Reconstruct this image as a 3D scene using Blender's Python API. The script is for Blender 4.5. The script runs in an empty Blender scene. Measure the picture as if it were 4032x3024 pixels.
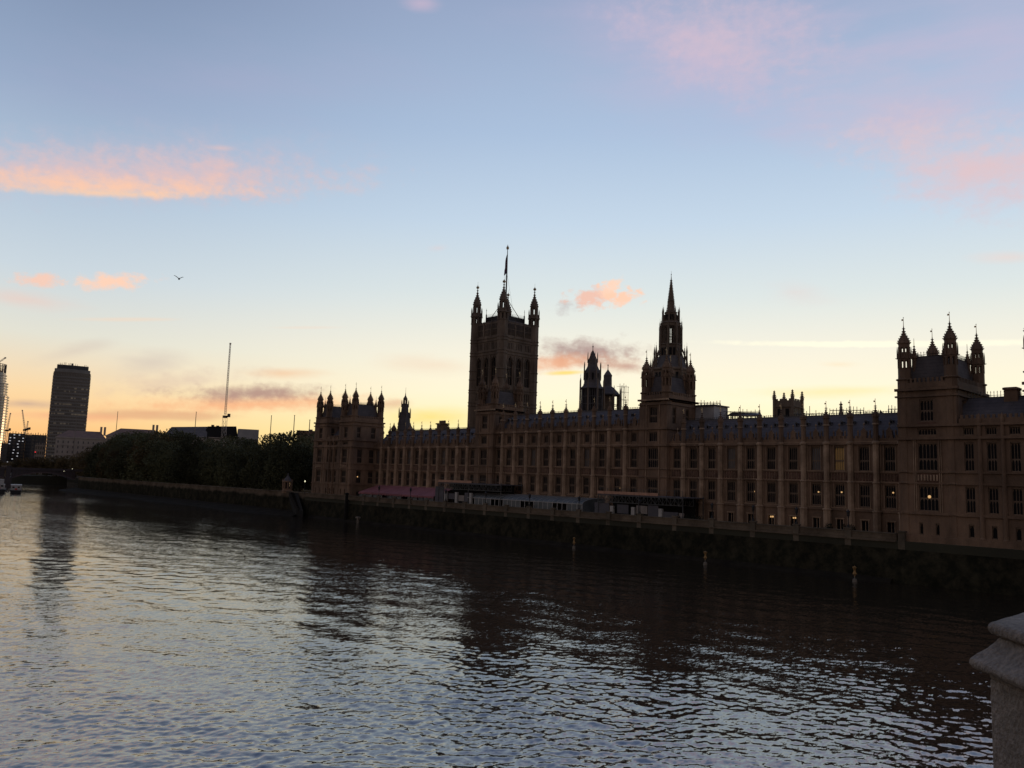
import bpy, math, random
import numpy as np
from mathutils import Vector, Matrix
random.seed(7)
rad = math.radians
C = bpy.context.scene.collection
S = bpy.context.scene

# ------------------------------------------------------------------ camera
F = 3180.0; PW, PH = 4032.0, 3024.0
PITCH = math.atan(375.7/3180); ROLL = rad(1.885); YAW = rad(42.88); H = 15.3
UP = np.array([0, 0, 1.0])
fh = np.array([math.sin(YAW), math.cos(YAW), 0]); rt = np.array([math.cos(YAW), -math.sin(YAW), 0])
fw = fh*math.cos(PITCH)+UP*math.sin(PITCH); u0 = -fh*math.sin(PITCH)+UP*math.cos(PITCH)
RV = rt*math.cos(ROLL)+u0*math.sin(ROLL); UV = u0*math.cos(ROLL)-rt*math.sin(ROLL)
EYE = np.array([0, 0, H])
cd = bpy.data.cameras.new("camera"); cam = bpy.data.objects.new("camera", cd); C.objects.link(cam)
M = Matrix(((RV[0], UV[0], -fw[0], 0), (RV[1], UV[1], -fw[1], 0), (RV[2], UV[2], -fw[2], H), (0, 0, 0, 1)))
cam.matrix_world = M
cd.sensor_width = 36; cd.lens = F/PW*36; cd.clip_start = .05; cd.clip_end = 20000
S.camera = cam

# helpers that turn a sighting (pixel of the photograph) into a place in the world
def ray(x, y):
    d = fw*F+RV*(x-PW/2)-UV*(y-PH/2); return d/np.linalg.norm(d)
def azel(x, y):
    d = ray(x, y); return math.degrees(math.atan2(d[0], d[1])), math.degrees(math.asin(d[2]))
def at(x, y, r):
    d = ray(x, y); t = r/math.hypot(d[0], d[1]); p = EYE+d*t; return float(p[0]), float(p[1]), float(p[2])
def onX(x, y, X):
    d = ray(x, y); p = EYE+d*(X/d[0]); return float(p[1]), float(p[2])
def pix(X, Y, Z):
    v = np.array([X, Y, Z])-EYE; z = v@fw; return PW/2+F*(v@RV)/z, PH/2-F*(v@UV)/z

def lin(r, g, b):
    f = lambda c: c/255/12.92 if c <= 10 else ((c/255+.055)/1.055)**2.4
    return (f(r), f(g), f(b), 1)

# ------------------------------------------------------------------ world / sky
SUN_AZ, SUN_EL = 63.0, 1.2
S.view_settings.view_transform = 'Standard'; S.view_settings.look = 'None'
S.view_settings.exposure = .12; S.view_settings.gamma = 1
W = bpy.data.worlds.new("World"); S.world = W; W.use_nodes = True
nt = W.node_tree; N = nt.nodes; L = nt.links
for n in list(N): N.remove(n)
def nd(t, **k):
    n = N.new(t)
    for a, v in k.items(): setattr(n, a, v)
    return n
def mth(op, a, b=None, c=None, clamp=False):
    n = nd('ShaderNodeMath', operation=op); n.use_clamp = clamp
    for i, v in enumerate((a, b, c)):
        if v is None: continue
        if isinstance(v, (int, float)): n.inputs[i].default_value = v
        else: L.new(v, n.inputs[i])
    return n.outputs[0]
def smooth(v, a, b, lo=0., hi=1.):
    n = nd('ShaderNodeMapRange'); n.interpolation_type = 'SMOOTHSTEP'
    L.new(v, n.inputs[0]); n.inputs[1].default_value = a; n.inputs[2].default_value = b
    n.inputs[3].default_value = lo; n.inputs[4].default_value = hi
    return n.outputs[0]
def mixc(f, a, b):
    n = nd('ShaderNodeMix', data_type='RGBA')
    for s, v in ((n.inputs[0], f), (n.inputs[6], a), (n.inputs[7], b)):
        if isinstance(v, (int, float, tuple)): s.default_value = v
        else: L.new(v, s)
    return n.outputs[2]
def ramp(v, stops):
    n = nd('ShaderNodeValToRGB'); cr = n.color_ramp; L.new(v, n.inputs[0])
    stops = sorted(stops)
    while len(cr.elements) < len(stops): cr.elements.new(.5)
    for e, (p, c) in zip(cr.elements, stops): e.position = p; e.color = c
    return n.outputs[0]
tc = nd('ShaderNodeTexCoord'); sx = nd('ShaderNodeSeparateXYZ'); L.new(tc.outputs['Generated'], sx.inputs[0])
dx, dy, dz = sx.outputs
eld = mth('MULTIPLY', mth('ARCSINE', dz), 180/math.pi)
elf = mth('DIVIDE', eld, 60., clamp=True)
azd = mth('MULTIPLY', mth('ARCTAN2', dx, dy), 180/math.pi)
hl = mth('SQRT', mth('ADD', mth('MULTIPLY', dx, dx), mth('MULTIPLY', dy, dy)))
cosd = mth('DIVIDE', mth('ADD', mth('MULTIPLY', dx, math.sin(rad(SUN_AZ))), mth('MULTIPLY', dy, math.cos(rad(SUN_AZ)))), mth('MAXIMUM', hl, .001))
e = lambda d: d/60.
right = ramp(elf, [(e(0), lin(255, 228, 128)), (e(2.6), lin(255, 244, 172)), (e(6), lin(255, 246, 214)), (e(9), lin(244, 239, 220)), (e(13), lin(218, 227, 226)),
                   (e(18), lin(194, 212, 229)), (e(24), lin(170, 191, 218)), (e(32), lin(152, 168, 198)), (e(45), lin(112, 132, 172)), (1, lin(92, 112, 152))])
left = ramp(elf, [(e(0), lin(246, 176, 112)), (e(2), lin(252, 196, 130)), (e(4.5), lin(248, 214, 164)), (e(8), lin(224, 222, 208)), (e(12), lin(200, 212, 220)),
                  (e(17), lin(177, 195, 214)), (e(23), lin(148, 167, 195)), (e(30), lin(126, 143, 173)), (e(45), lin(92, 112, 152)), (1, lin(80, 100, 140))])
east = ramp(elf, [(0, lin(142, 124, 110)), (e(8), lin(152, 130, 118)), (e(20), lin(131, 122, 120)), (1, lin(102, 107, 122))])
sky = mixc(smooth(cosd, .62, .99), left, right)
# clouds: patches of cirrus at infinite distance, given by direction (azimuth, elevation)
def noise(scale, detail, rough, vec):
    n = nd('ShaderNodeTexNoise'); n.inputs['Scale'].default_value = scale; n.inputs['Detail'].default_value = detail
    n.inputs['Roughness'].default_value = rough; L.new(vec, n.inputs['Vector']); return n.outputs[0]
cv = nd('ShaderNodeCombineXYZ')
L.new(mth('MULTIPLY', azd, .02), cv.inputs[0]); L.new(mth('MULTIPLY', mth('ADD', eld, mth('MULTIPLY', azd, .02)), .075), cv.inputs[1])
cv2 = nd('ShaderNodeCombineXYZ')
L.new(mth('MULTIPLY', azd, .05), cv2.inputs[0]); L.new(mth('MULTIPLY', eld, .07), cv2.inputs[1])
nw = noise(5.2, 8, .58, cv.outputs[0])      # wispy, drawn out sideways
np_ = noise(9.0, 7, .55, cv2.outputs[0])    # puffy
nf0 = mth('SUBTRACT', noise(24.0, 6, .6, cv2.outputs[0]), .5)
nw0 = mth('SUBTRACT', nw, .5); np0 = mth('SUBTRACT', np_, .5)
nmix = {'w': nw0, 'p': np0, 'm': mth('ADD', mth('MULTIPLY', nw0, .55), mth('MULTIPLY', mth('ADD', np0, nf0), .6)), 'f': mth('ADD', mth('MULTIPLY', nf0, .9), mth('MULTIPLY', np0, .4))}
def cloud(col, px, py, wpx, hpx, col2, op, amp=2.2, tilt=0., kind='w', soft=.9, asym=0.):
    global sky
    az, el = azel(px, py)
    w = wpx*.0180*.95; h = hpx*.0180*.95      # pixels to degrees
    k = math.cos(rad(el)); a1, e1 = azel(px-60, py); a2, e2 = azel(px+60, py)
    t = rad(tilt)+math.atan2(e2-e1, (a2-a1)*k)
    u = mth('MULTIPLY', mth('SUBTRACT', azd, az), k); v = mth('SUBTRACT', eld, el)
    a = mth('ADD', mth('MULTIPLY', u, math.cos(t)/w), mth('MULTIPLY', v, math.sin(t)/w))
    b = mth('ADD', mth('MULTIPLY', u, -math.sin(t)/h), mth('MULTIPLY', v, math.cos(t)/h))
    if asym:   # sharper lower edge
        b = mth('ADD', b, mth('MULTIPLY', mth('MINIMUM', b, 0.), asym))
    d = mth('SQRT', mth('ADD', mth('MULTIPLY', a, a), mth('MULTIPLY', b, b)))
    m = mth('ADD', mth('SUBTRACT', 1., d), mth('MULTIPLY', nmix[kind], amp))
    m = smooth(m, 0., soft, 0., op)
    sky = mixc(m, sky, lin(*col))
#      colour          centre px     half size px
cloud((176, 170, 200), 900, 330, 1200, 220, None, .30, 1.6, 0, 'w', 1.6)
cloud((196, 182, 208), 2750, 230, 900, 380, None, .80, 1.2, -10, 'w', 1.7)
cloud((212, 188, 202), 2850, 180, 520, 230, None, .70, 1.8, -14, 'm', 1.3)
cloud((204, 186, 204), 3500, 420, 760, 300, None, .75, 1.4, -14, 'w', 1.6)
cloud((222, 194, 198), 3850, 660, 560, 210, None, .90, 1.6, -10, 'm', 1.2)
cloud((196, 184, 208), 3950, 150, 640, 300, None, .80, 1.4, -6, 'w', 1.6)
cloud((204, 182, 202), 1660, 15, 90, 40, None, .6, 1.3, 0, 'w', 1.2)
cloud((200, 184, 198), 560, 680, 1050, 190, None, .72, 1.2, 0, 'm', 1.3, .2)
cloud((228, 192, 186), 520, 695, 1050, 130, None, .88, 1.7, -3, 'm', 1.2, .3)
cloud((250, 200, 170), 380, 732, 700, 66, None, .90, 1.5, -3, 'm', 1.1, .5)
cloud((255, 206, 164), 420, 762, 460, 26, None, .7, 1.2, -2, 'm', 1.0)
cloud((218, 190, 190), 870, 583, 65, 16, None, .7, 1.5, -3, 'w', 1.2)
cloud((244, 202, 182), 140, 1103, 120, 30, None, .95, 2.2, -2, 'f')
cloud((252, 208, 182), 430, 1110, 170, 42, None, .98, 2.2, 2, 'f')
cloud((236, 200, 186), 90, 1180, 230, 45, None, .55, 1.8, -8, 'w', 1.2)
cloud((240, 214, 190), 520, 1258, 240, 11, None, .50, 1.4, 0)
cloud((240, 216, 196), 1180, 1290, 190, 9, None, .35, 1.4, 0)
cloud((224, 204, 204), 1725, 977, 70, 24, None, .55, 1.5, 3, 'w', 1.3)
cloud((230, 208, 202), 3130, 1150, 190, 70, None, .55, 1.8, -6, 'w', 1.4)
cloud((236, 210, 200), 3960, 1012, 150, 30, None, .55, 1.6, 2, 'w', 1.3)
cloud((240, 212, 184), 1700, 1435, 300, 60, None, .50, 2.0, -5, 'w', 1.4)
cloud((200, 186, 178), 600, 1430, 230, 75, None, .50, 2.2, 14, 'w', 1.3)
cloud((206, 190, 178), 300, 1380, 170, 36, None, .4, 2.0, 16, 'w', 1.3)
cloud((240, 192, 150), 1120, 1470, 250, 34, None, .65, 1.8, -1, 'w', 1.2)
cloud((246, 178, 132), 1010, 1592, 640, 56, None, .88, 1.4, 1, 'm', 1.0)
cloud((206, 180, 168), 700, 1500, 420, 60, None, .45, 2.0, 6, 'm', 1.3)
cloud((176, 142, 132), 1000, 1548, 390, 50, None, .9, 1.5, 1, 'm', 1.0)
cloud((216, 162, 126), 560, 1635, 440, 24, None, .6, 1.8, -1)
cloud((184, 158, 148), 110, 1590, 180, 30, None, .8, 1.6, -3, 'w', 1.1)
cloud((242, 174, 132), 260, 1640, 330, 26, None, .6, 1.8, -3)
cloud((214, 166, 134), 1560, 1590, 110, 40, None, .5, 2.2, 6, 'w', 1.2)
cloud((255, 222, 122), 1700, 1640, 260, 70, None, .8, 1.6, 2, 'w', 1.2)
cloud((176, 160, 162), 2235, 1205, 80, 34, None, .5, 3.0, 12, 'f', 1.2)
cloud((240, 192, 172), 2340, 1168, 140, 50, None, .92, 2.6, 6, 'f', .8)
cloud((255, 212, 184), 2405, 1140, 70, 50, None, .85, 3.0, 30, 'f', .8)
cloud((255, 206, 176), 2450, 1174, 100, 40, None, .92, 2.8, 8, 'f', .8)
cloud((170, 142, 138), 2320, 1385, 300, 84, None, .92, 1.9, -3, 'm', 1.1)
cloud((236, 170, 132), 2200, 1430, 260, 50, None, .85, 1.7, 5, 'm', 1.1)
cloud((204, 156, 134), 2430, 1440, 190, 56, None, .8, 1.7, -6, 'm', 1.1)
cloud((188, 150, 140), 2480, 1445, 140, 48, None, .75, 2.2, -8, 'w', 1.2)
cloud((255, 218, 108), 2230, 1468, 120, 14, None, .85, 1.2, 3)
cloud((250, 218, 172), 3300, 1435, 110, 20, None, .4, 1.5, -1, 'w', 1.3)
cloud((255, 228, 146), 3300, 1540, 560, 36, None, .55, 1.8, 2, 'w', 1.3)
cloud((255, 251, 226), 3500, 1355, 820, 17, None, 1.0, .9, .3, 'f', .7)
sky = mixc(smooth(cosd, -.55, .45), east, sky)
below = mth('GREATER_THAN', eld, -.05)
sky = mixc(below, lin(34, 32, 34), sky)
nish = nd('ShaderNodeTexSky', sky_type='NISHITA'); nish.sun_disc = False
nish.sun_elevation = rad(SUN_EL); nish.sun_rotation = rad(SUN_AZ)
nish.air_density = 1; nish.dust_density = 2; nish.ozone_density = 1.5
bgn = nd('ShaderNodeBackground'); L.new(nish.outputs[0], bgn.inputs[0]); bgn.inputs[1].default_value = .05
bg = nd('ShaderNodeBackground'); L.new(sky, bg.inputs[0]); bg.inputs[1].default_value = 1.0
mx = nd('ShaderNodeMixShader'); mx.inputs[0].default_value = .96
L.new(bgn.outputs[0], mx.inputs[1]); L.new(bg.outputs[0], mx.inputs[2])
wo = nd('ShaderNodeOutputWorld'); L.new(mx.outputs[0], wo.inputs[0])
W.cycles.sampling_method = 'MANUAL'; W.cycles.sample_map_resolution = 512

# ------------------------------------------------------------------ sun (just above the horizon, behind the palace)
sl = bpy.data.lights.new("sun", 'SUN'); sl.energy = .5; sl.angle = rad(.5); sl.color = (1, .62, .32)
so = bpy.data.objects.new("sun", sl); C.objects.link(so)
sd = Vector((math.sin(rad(SUN_AZ))*math.cos(rad(SUN_EL)), math.cos(rad(SUN_AZ))*math.cos(rad(SUN_EL)), math.sin(rad(SUN_EL))))
so.rotation_euler = sd.to_track_quat('Z', 'Y').to_euler()

# ------------------------------------------------------------------ materials
MATS = {}
def mat(name, c1, c2=None, rough=.8, scale=.3, bump=0., bscale=6., metal=0., spec=.3, detail=5, vert=1., emit=None, bands=None, lowdark=None):
    m = bpy.data.materials.new(name); m.use_nodes = True; t = m.node_tree; n = t.nodes; l = t.links
    b = n['Principled BSDF']; b.inputs['Roughness'].default_value = rough; b.inputs['Metallic'].default_value = metal
    b.inputs['Specular IOR Level'].default_value = spec
    g = n.new('ShaderNodeNewGeometry'); mp = n.new('ShaderNodeMapping'); l.new(g.outputs['Position'], mp.inputs[0])
    mp.inputs['Scale'].default_value = (1, 1, vert)
    if c2 is None: c2 = tuple(x*.75 for x in c1)
    ns = n.new('ShaderNodeTexNoise'); ns.inputs['Scale'].default_value = scale; ns.inputs['Detail'].default_value = detail; ns.inputs['Roughness'].default_value = .65
    l.new(mp.outputs[0], ns.inputs['Vector'])
    r = n.new('ShaderNodeValToRGB'); r.color_ramp.elements[0].position = .32; r.color_ramp.elements[1].position = .68
    r.color_ramp.elements[0].color = (*c2, 1); r.color_ramp.elements[1].color = (*c1, 1)
    l.new(ns.outputs[0], r.inputs[0]); out = r.outputs[0]
    if bands:      # horizontal courses
        sp = n.new('ShaderNodeSeparateXYZ'); l.new(g.outputs['Position'], sp.inputs[0])
        w = n.new('ShaderNodeMath'); w.operation = 'FRACT'; d = n.new('ShaderNodeMath'); d.operation = 'MULTIPLY'; d.inputs[1].default_value = 1/bands[0]
        l.new(sp.outputs[2], d.inputs[0]); l.new(d.outputs[0], w.inputs[0])
        gt = n.new('ShaderNodeMath'); gt.operation = 'LESS_THAN'; gt.inputs[1].default_value = bands[1]; l.new(w.outputs[0], gt.inputs[0])
        mxn = n.new('ShaderNodeMix'); mxn.data_type = 'RGBA'; mxn.blend_type = 'MULTIPLY'; l.new(gt.outputs[0], mxn.inputs[0]); l.new(out, mxn.inputs[6]); mxn.inputs[7].default_value = (bands[2],)*3+(1,)
        out = mxn.outputs[2]
    if lowdark:    # weed and tide stain below a level
        sp = n.new('ShaderNodeSeparateXYZ'); l.new(g.outputs['Position'], sp.inputs[0])
        n2 = n.new('ShaderNodeTexNoise'); n2.inputs['Scale'].default_value = .25; n2.inputs['Detail'].default_value = 6; l.new(g.outputs['Position'], n2.inputs['Vector'])
        a = n.new('ShaderNodeMath'); a.operation = 'MULTIPLY_ADD'; l.new(n2.outputs[0], a.inputs[0]); a.inputs[1].default_value = 2.2; l.new(sp.outputs[2], a.inputs[2])
        mr = n.new('ShaderNodeMapRange'); l.new(a.outputs[0], mr.inputs[0]); mr.inputs[1].default_value = lowdark[0]; mr.inputs[2].default_value = lowdark[0]+1.0
        mxn = n.new('ShaderNodeMix'); mxn.data_type = 'RGBA'; l.new(mr.outputs[0], mxn.inputs[0]); r4 = n.new('ShaderNodeValToRGB'); n4 = n.new('ShaderNodeTexNoise'); n4.inputs['Scale'].default_value = .5; n4.inputs['Detail'].default_value = 8; n4.inputs['Roughness'].default_value = .7; l.new(g.outputs['Position'], n4.inputs['Vector']); l.new(n4.outputs[0], r4.inputs[0]); r4.color_ramp.elements[0].position = .42; r4.color_ramp.elements[1].position = .62; r4.color_ramp.elements[0].color = (.017, .018, .013, 1); r4.color_ramp.elements[1].color = (.045, .041, .028, 1); l.new(r4.outputs[0], mxn.inputs[6]); l.new(out, mxn.inputs[7])
        out = mxn.outputs[2]
    if name.startswith('limestone') or name in ('river_wall', 'wall_coping', 'granite'):
        n3 = n.new('ShaderNodeTexNoise'); n3.inputs['Scale'].default_value = .13 if name != 'granite' else 3.; n3.inputs['Detail'].default_value = 9; n3.inputs['Roughness'].default_value = .72; l.new(mp.outputs[0], n3.inputs['Vector'])
        r3 = n.new('ShaderNodeMapRange'); l.new(n3.outputs[0], r3.inputs[0]); r3.inputs[1].default_value = .36; r3.inputs[2].default_value = .62; r3.inputs[3].default_value = .58; r3.inputs[4].default_value = 1.12
        m3 = n.new('ShaderNodeMix'); m3.data_type = 'RGBA'; m3.blend_type = 'MULTIPLY'; m3.inputs[0].default_value = 1; l.new(out, m3.inputs[6]); l.new(r3.outputs[0], m3.inputs[7]); out = m3.outputs[2]
    l.new(out, b.inputs['Base Color'])
    if bump:
        nb = n.new('ShaderNodeTexNoise'); nb.inputs['Scale'].default_value = bscale; nb.inputs['Detail'].default_value = 6; l.new(g.outputs['Position'], nb.inputs['Vector'])
        bp = n.new('ShaderNodeBump'); bp.inputs['Strength'].default_value = bump; bp.inputs['Distance'].default_value = .1
        l.new(nb.outputs[0], bp.inputs['Height']); l.new(bp.outputs[0], b.inputs['Normal'])
    if emit:
        b.inputs['Emission Color'].default_value = (*emit[0], 1); b.inputs['Emission Strength'].default_value = emit[1]
    MATS[name] = m; return m
mat('limestone', (.25, .168, .117), (.125, .085, .062), .85, .22, .5, 3., vert=.35)  # base stone darkened against the trim to stand in for shade in recesses
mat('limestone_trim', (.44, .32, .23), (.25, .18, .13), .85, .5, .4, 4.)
mat('tracery', (.20, .15, .115), (.13, .095, .072), .9, .5)
mat('limestone_panel', (.17, .10, .075), (.10, .06, .045), .9, .9, .9, 2.5)
mat('limestone_grey', (.22, .175, .14), (.13, .10, .08), .85, .25, .5, 3., vert=.4)
mat('slate', (.12, .113, .125), (.072, .068, .078), .8, .5, .4, 5., bands=(.6, .12, .72), spec=.15)
mat('lead', (.14, .14, .155), (.09, .09, .105), .8, .6, .3, 3., spec=.2)
mat('glass_dark', (.010, .011, .016), (.006, .007, .010), .35, .7, spec=.08)
mat('curtained_glass', (.10, .10, .11), (.06, .06, .07), .4, .7, spec=.5)
mat('lit_glass', (.20, .13, .05), (.08, .05, .02), .4, 1.2, emit=((1., .55, .18), .035))
mat('gilding', (.55, .45, .28), (.35, .28, .18), .45, 2, metal=.6)
mat('iron', (.03, .03, .034), (.02, .02, .022), .6, 2)
mat('iron_blue', (.05, .065, .07), (.03, .04, .045), .5, 2)
mat('river_wall', (.185, .150, .115), (.12, .098, .076), .95, .35, .6, 2.5, spec=.05, bands=(.55, .10, .7), lowdark=(7.0, (.034, .036, .024)))
mat('wall_coping', (.165, .138, .105), (.105, .09, .07), .9, .6, .5, 3.)
mat('ground', (.05, .05, .035), (.03, .03, .022), .95, .05)
mat('paving', (.16, .14, .12), (.11, .10, .09), .9, .5)
mat('mud', (.030, .026, .020), (.014, .012, .010), .95, .25, .7, 1.5, spec=.05)
mat('bark', (.045, .036, .028), (.025, .02, .016), .95, 1.5)
mat('canvas', (.30, .125, .15), (.21, .085, .10), .8, .35, .2, 1.)
mat('clear_panel', (.13, .15, .165), (.07, .085, .095), .5, .5, spec=.3)
mat('frame_white', (.42, .42, .42), (.32, .32, .32), .6, 1)
mat('hoarding_grey', (.11, .11, .13), (.075, .075, .09), .8, .3)
mat('hoarding_pale', (.30, .27, .26), (.22, .20, .19), .8, .4)
mat('plywood', (.50, .30, .22), (.36, .21, .15), .8, .8)
mat('scaffold_tube', (.13, .14, .15), (.08, .085, .09), .6, 2, metal=.5)
mat('sheeting', (.38, .38, .40), (.26, .26, .28), .7, .5)
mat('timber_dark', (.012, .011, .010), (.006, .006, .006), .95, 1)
mat('buoy_yellow', (.36, .22, .09), (.24, .15, .06), .6, 2)
mat('post_grey', (.20, .18, .155), (.14, .125, .11), .8, 2)
mat('tower_glass', (.055, .06, .065), (.03, .033, .037), .22, .12, spec=.7, vert=6.)
mat('tower_band', (.22, .22, .22), (.16, .16, .16), .6, .2)
mat('round_tower_glass', (.16, .18, .19), (.10, .115, .125), .25, .12, spec=.8)
mat('balcony_white', (.62, .56, .50), (.5, .45, .40), .45, .3)
mat('dark_cladding', (.06, .062, .07), (.04, .042, .05), .6, .2)
mat('concrete_pale', (.36, .32, .29), (.28, .25, .23), .8, .2)
mat('clay_tile', (.20, .125, .10), (.14, .09, .075), .8, .3)
mat('lead_pale', (.30, .30, .32), (.22, .22, .24), .7, .3)
mat('crane_white', (.55, .50, .46), (.42, .38, .35), .6, 1)
mat('crane_dark', (.05, .045, .045), None, .6, 1)
mat('office_lit_pane', (.60, .54, .40), (.40, .35, .26), .7, .2)
mat('office_light', (.5, .5, .5), None, .5, 1, emit=((.9, .92, 1.), .55))
mat('red_lamp', (.5, .02, .02), None, .5, 1, emit=((1., .04, .05), .9))
mat('warm_lamp', (.6, .4, .2), None, .5, 1, emit=((1., .60, .25), .6))
mat('pale_lamp', (.6, .6, .5), None, .5, 1, emit=((.95, .9, .6), 1.2))
mat('bridge_paint', (.075, .06, .062), (.05, .042, .045), .7, .3)
mat('bridge_arch', (.13, .09, .09), (.09, .065, .065), .7, .3)
mat('boat_white', (.42, .41, .40), (.3, .3, .29), .5, 1)
mat('boat_dark', (.02, .02, .022), None, .6, 1)
mat('boat_red', (.5, .07, .05), None, .6, 1)
mat('feather', (.24, .25, .28), None, .8, 3)
mat('flag_cloth', (.05, .07, .16), (.20, .05, .06), .9, .8)
mat('bush_leaf', (.018, .022, .014), (.010, .012, .008), .9, 1.5)
def granite():
    m = mat('granite', (.31, .27, .24), (.165, .145, .13), .9, 60., .4, 80., detail=8, spec=.1)
    return m
granite()
def leafmat(name, a, b):
    m = mat(name, a, b, .85, .09, 0, spec=.15); t = m.node_tree; b_ = t.nodes['Principled BSDF']; lk = b_.inputs['Base Color'].links[0].from_socket
    oi = t.nodes.new('ShaderNodeObjectInfo'); mr = t.nodes.new('ShaderNodeMapRange'); mr.inputs[3].default_value = .55; mr.inputs[4].default_value = 1.45; t.links.new(oi.outputs['Random'], mr.inputs[0])
    mx_ = t.nodes.new('ShaderNodeMix'); mx_.data_type = 'RGBA'; mx_.blend_type = 'MULTIPLY'; mx_.inputs[0].default_value = 1; t.links.new(lk, mx_.inputs[6]); t.links.new(mr.outputs[0], mx_.inputs[7]); t.links.new(mx_.outputs[2], b_.inputs['Base Color']); return m
leafmat('leaf', (.095, .10, .052), (.045, .05, .03))
leafmat('leaf_autumn', (.14, .10, .05), (.07, .06, .03))

# ------------------------------------------------------------------ mesh builder
class MB:
    def __init__(s): s.v = []; s.f = []; s.m = []; s.cur = 0
    def add(s, vs, fs, m=None):
        o = len(s.v); s.v += [tuple(map(float, v)) for v in vs]; s.f += [tuple(o+i for i in f) for f in fs]; s.m += [s.cur if m is None else m]*len(fs)
        return s
    def box(s, x0, x1, y0, y1, z0, z1, m=None):
        return s.add([(x0, y0, z0), (x1, y0, z0), (x1, y1, z0), (x0, y1, z0), (x0, y0, z1), (x1, y0, z1), (x1, y1, z1), (x0, y1, z1)],
                     [(0, 3, 2, 1), (4, 5, 6, 7), (0, 1, 5, 4), (1, 2, 6, 5), (2, 3, 7, 6), (3, 0, 4, 7)], m)
    def cb(s, cx, cy, cz, sx, sy, sz, m=None): return s.box(cx-sx/2, cx+sx/2, cy-sy/2, cy+sy/2, cz-sz/2, cz+sz/2, m)
    def lathe(s, cx, cy, prof, n=8, rot=None, m=None, cap=True):
        rot = math.pi/n if rot is None else rot
        vs = []; fs = []
        for z, r in prof:
            for i in range(n):
                a = rot+2*math.pi*i/n; vs.append((cx+r*math.cos(a), cy+r*math.sin(a), z))
        for k in range(len(prof)-1):
            for i in range(n):
                j = (i+1) % n; fs.append((k*n+i, k*n+j, (k+1)*n+j, (k+1)*n+i))
        if cap: fs.append(tuple(range(n-1, -1, -1))); fs.append(tuple((len(prof)-1)*n+i for i in range(n)))
        return s.add(vs, fs, m)
    def beam(s, p, q, w, w2=None, m=None, n=4):
        p = Vector(p); q = Vector(q); d = (q-p); 
        if d.length < 1e-6: return s
        d.normalize(); a = Vector((0, 0, 1)) if abs(d.z) < .9 else Vector((1, 0, 0))
        u = d.cross(a).normalized(); v = d.cross(u).normalized(); w2 = w if w2 is None else w2
        vs = []; 
        for c, ww in ((p, w), (q, w2)):
            for i in range(n):
                t = 2*math.pi*(i+.5)/n; vs.append(c+u*math.cos(t)*ww*.7071+v*math.sin(t)*ww*.7071)
        fs = [(i, (i+1) % n, n+(i+1) % n, n+i) for i in range(n)]+[tuple(range(n-1, -1, -1)), tuple(range(n, 2*n))]
        return s.add(vs, fs, m)
    def prism(s, poly, axis, a, b, m=None):
        # poly in the two other axes, extruded along axis from a to b
        n = len(poly); f = {'x': lambda t, p: (t, p[0], p[1]), 'y': lambda t, p: (p[0], t, p[1]), 'z': lambda t, p: (p[0], p[1], t)}[axis]
        vs = [f(a, p) for p in poly]+[f(b, p) for p in poly]
        fs = [(i, (i+1) % n, n+(i+1) % n, n+i) for i in range(n)]+[tuple(range(n-1, -1, -1)), tuple(range(n, 2*n))]
        return s.add(vs, fs, m)
    def mesh(s, name, mats):
        me = bpy.data.meshes.new(name); me.from_pydata(s.v, [], s.f)
        for m in (mats if isinstance(mats, (list, tuple)) else [mats]): me.materials.append(MATS[m])
        me.polygons.foreach_set('material_index', s.m); me.update(); return me
    def obj(s, name, mats, parent=None, **k): return mkobj(name, s.mesh(name, mats), parent, **k)

def mkobj(name, me, parent=None, loc=None, rz=0., **k):
    o = bpy.data.objects.new(name, me); C.objects.link(o)
    if loc is not None: o.location = loc
    o.rotation_euler.z = rz
    if parent is not None:
        o.parent = parent; o.matrix_parent_inverse = Matrix.Translation(-WLOC.get(parent.name, Vector((0, 0, 0))))
    WLOC[o.name] = WLOC.get(parent.name, Vector()) if parent is not None else Vector((0, 0, 0))
    for a, v in k.items(): o[a] = v
    return o
WLOC = {}
def thing(name, label, cat, loc, group=None, kind=None):
    o = bpy.data.objects.new(name, None); C.objects.link(o); o.location = loc; o.empty_display_size = .5
    WLOC[o.name] = Vector(loc); o['label'] = label; o['category'] = cat
    if group: o['group'] = group
    if kind: o['kind'] = kind
    return o
def child(name, mb, mats, par):           # world-space mesh as a part (par: thing) or sub-part (par: part at origin)
    me = mb if isinstance(mb, bpy.types.Mesh) else mb.mesh(name, mats)
    o = bpy.data.objects.new(name, me); C.objects.link(o); o.parent = par
    if par.type == 'EMPTY': o.matrix_parent_inverse = Matrix.Translation(-Vector(par.location))
    return o
def sub(name, me, par):                   # sub-part sharing its part's local frame
    c = bpy.data.objects.new(name, me); C.objects.link(c); c.parent = par; return c
def inst(name, me, par, loc, rz=0.):       # shared-mesh part placed at a world location
    o = child(name, me, None, par); o.location = loc; o.rotation_euler.z = rz; return o
def solo(name, mb, mats, label, cat, group=None):
    o = mb.obj(name, mats); o['label'] = label; o['category'] = cat
    if group: o['group'] = group
    return o
def struct(name, mb, mats, kind='structure'):
    o = mb.obj(name, mats); o['kind'] = kind; return o

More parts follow.
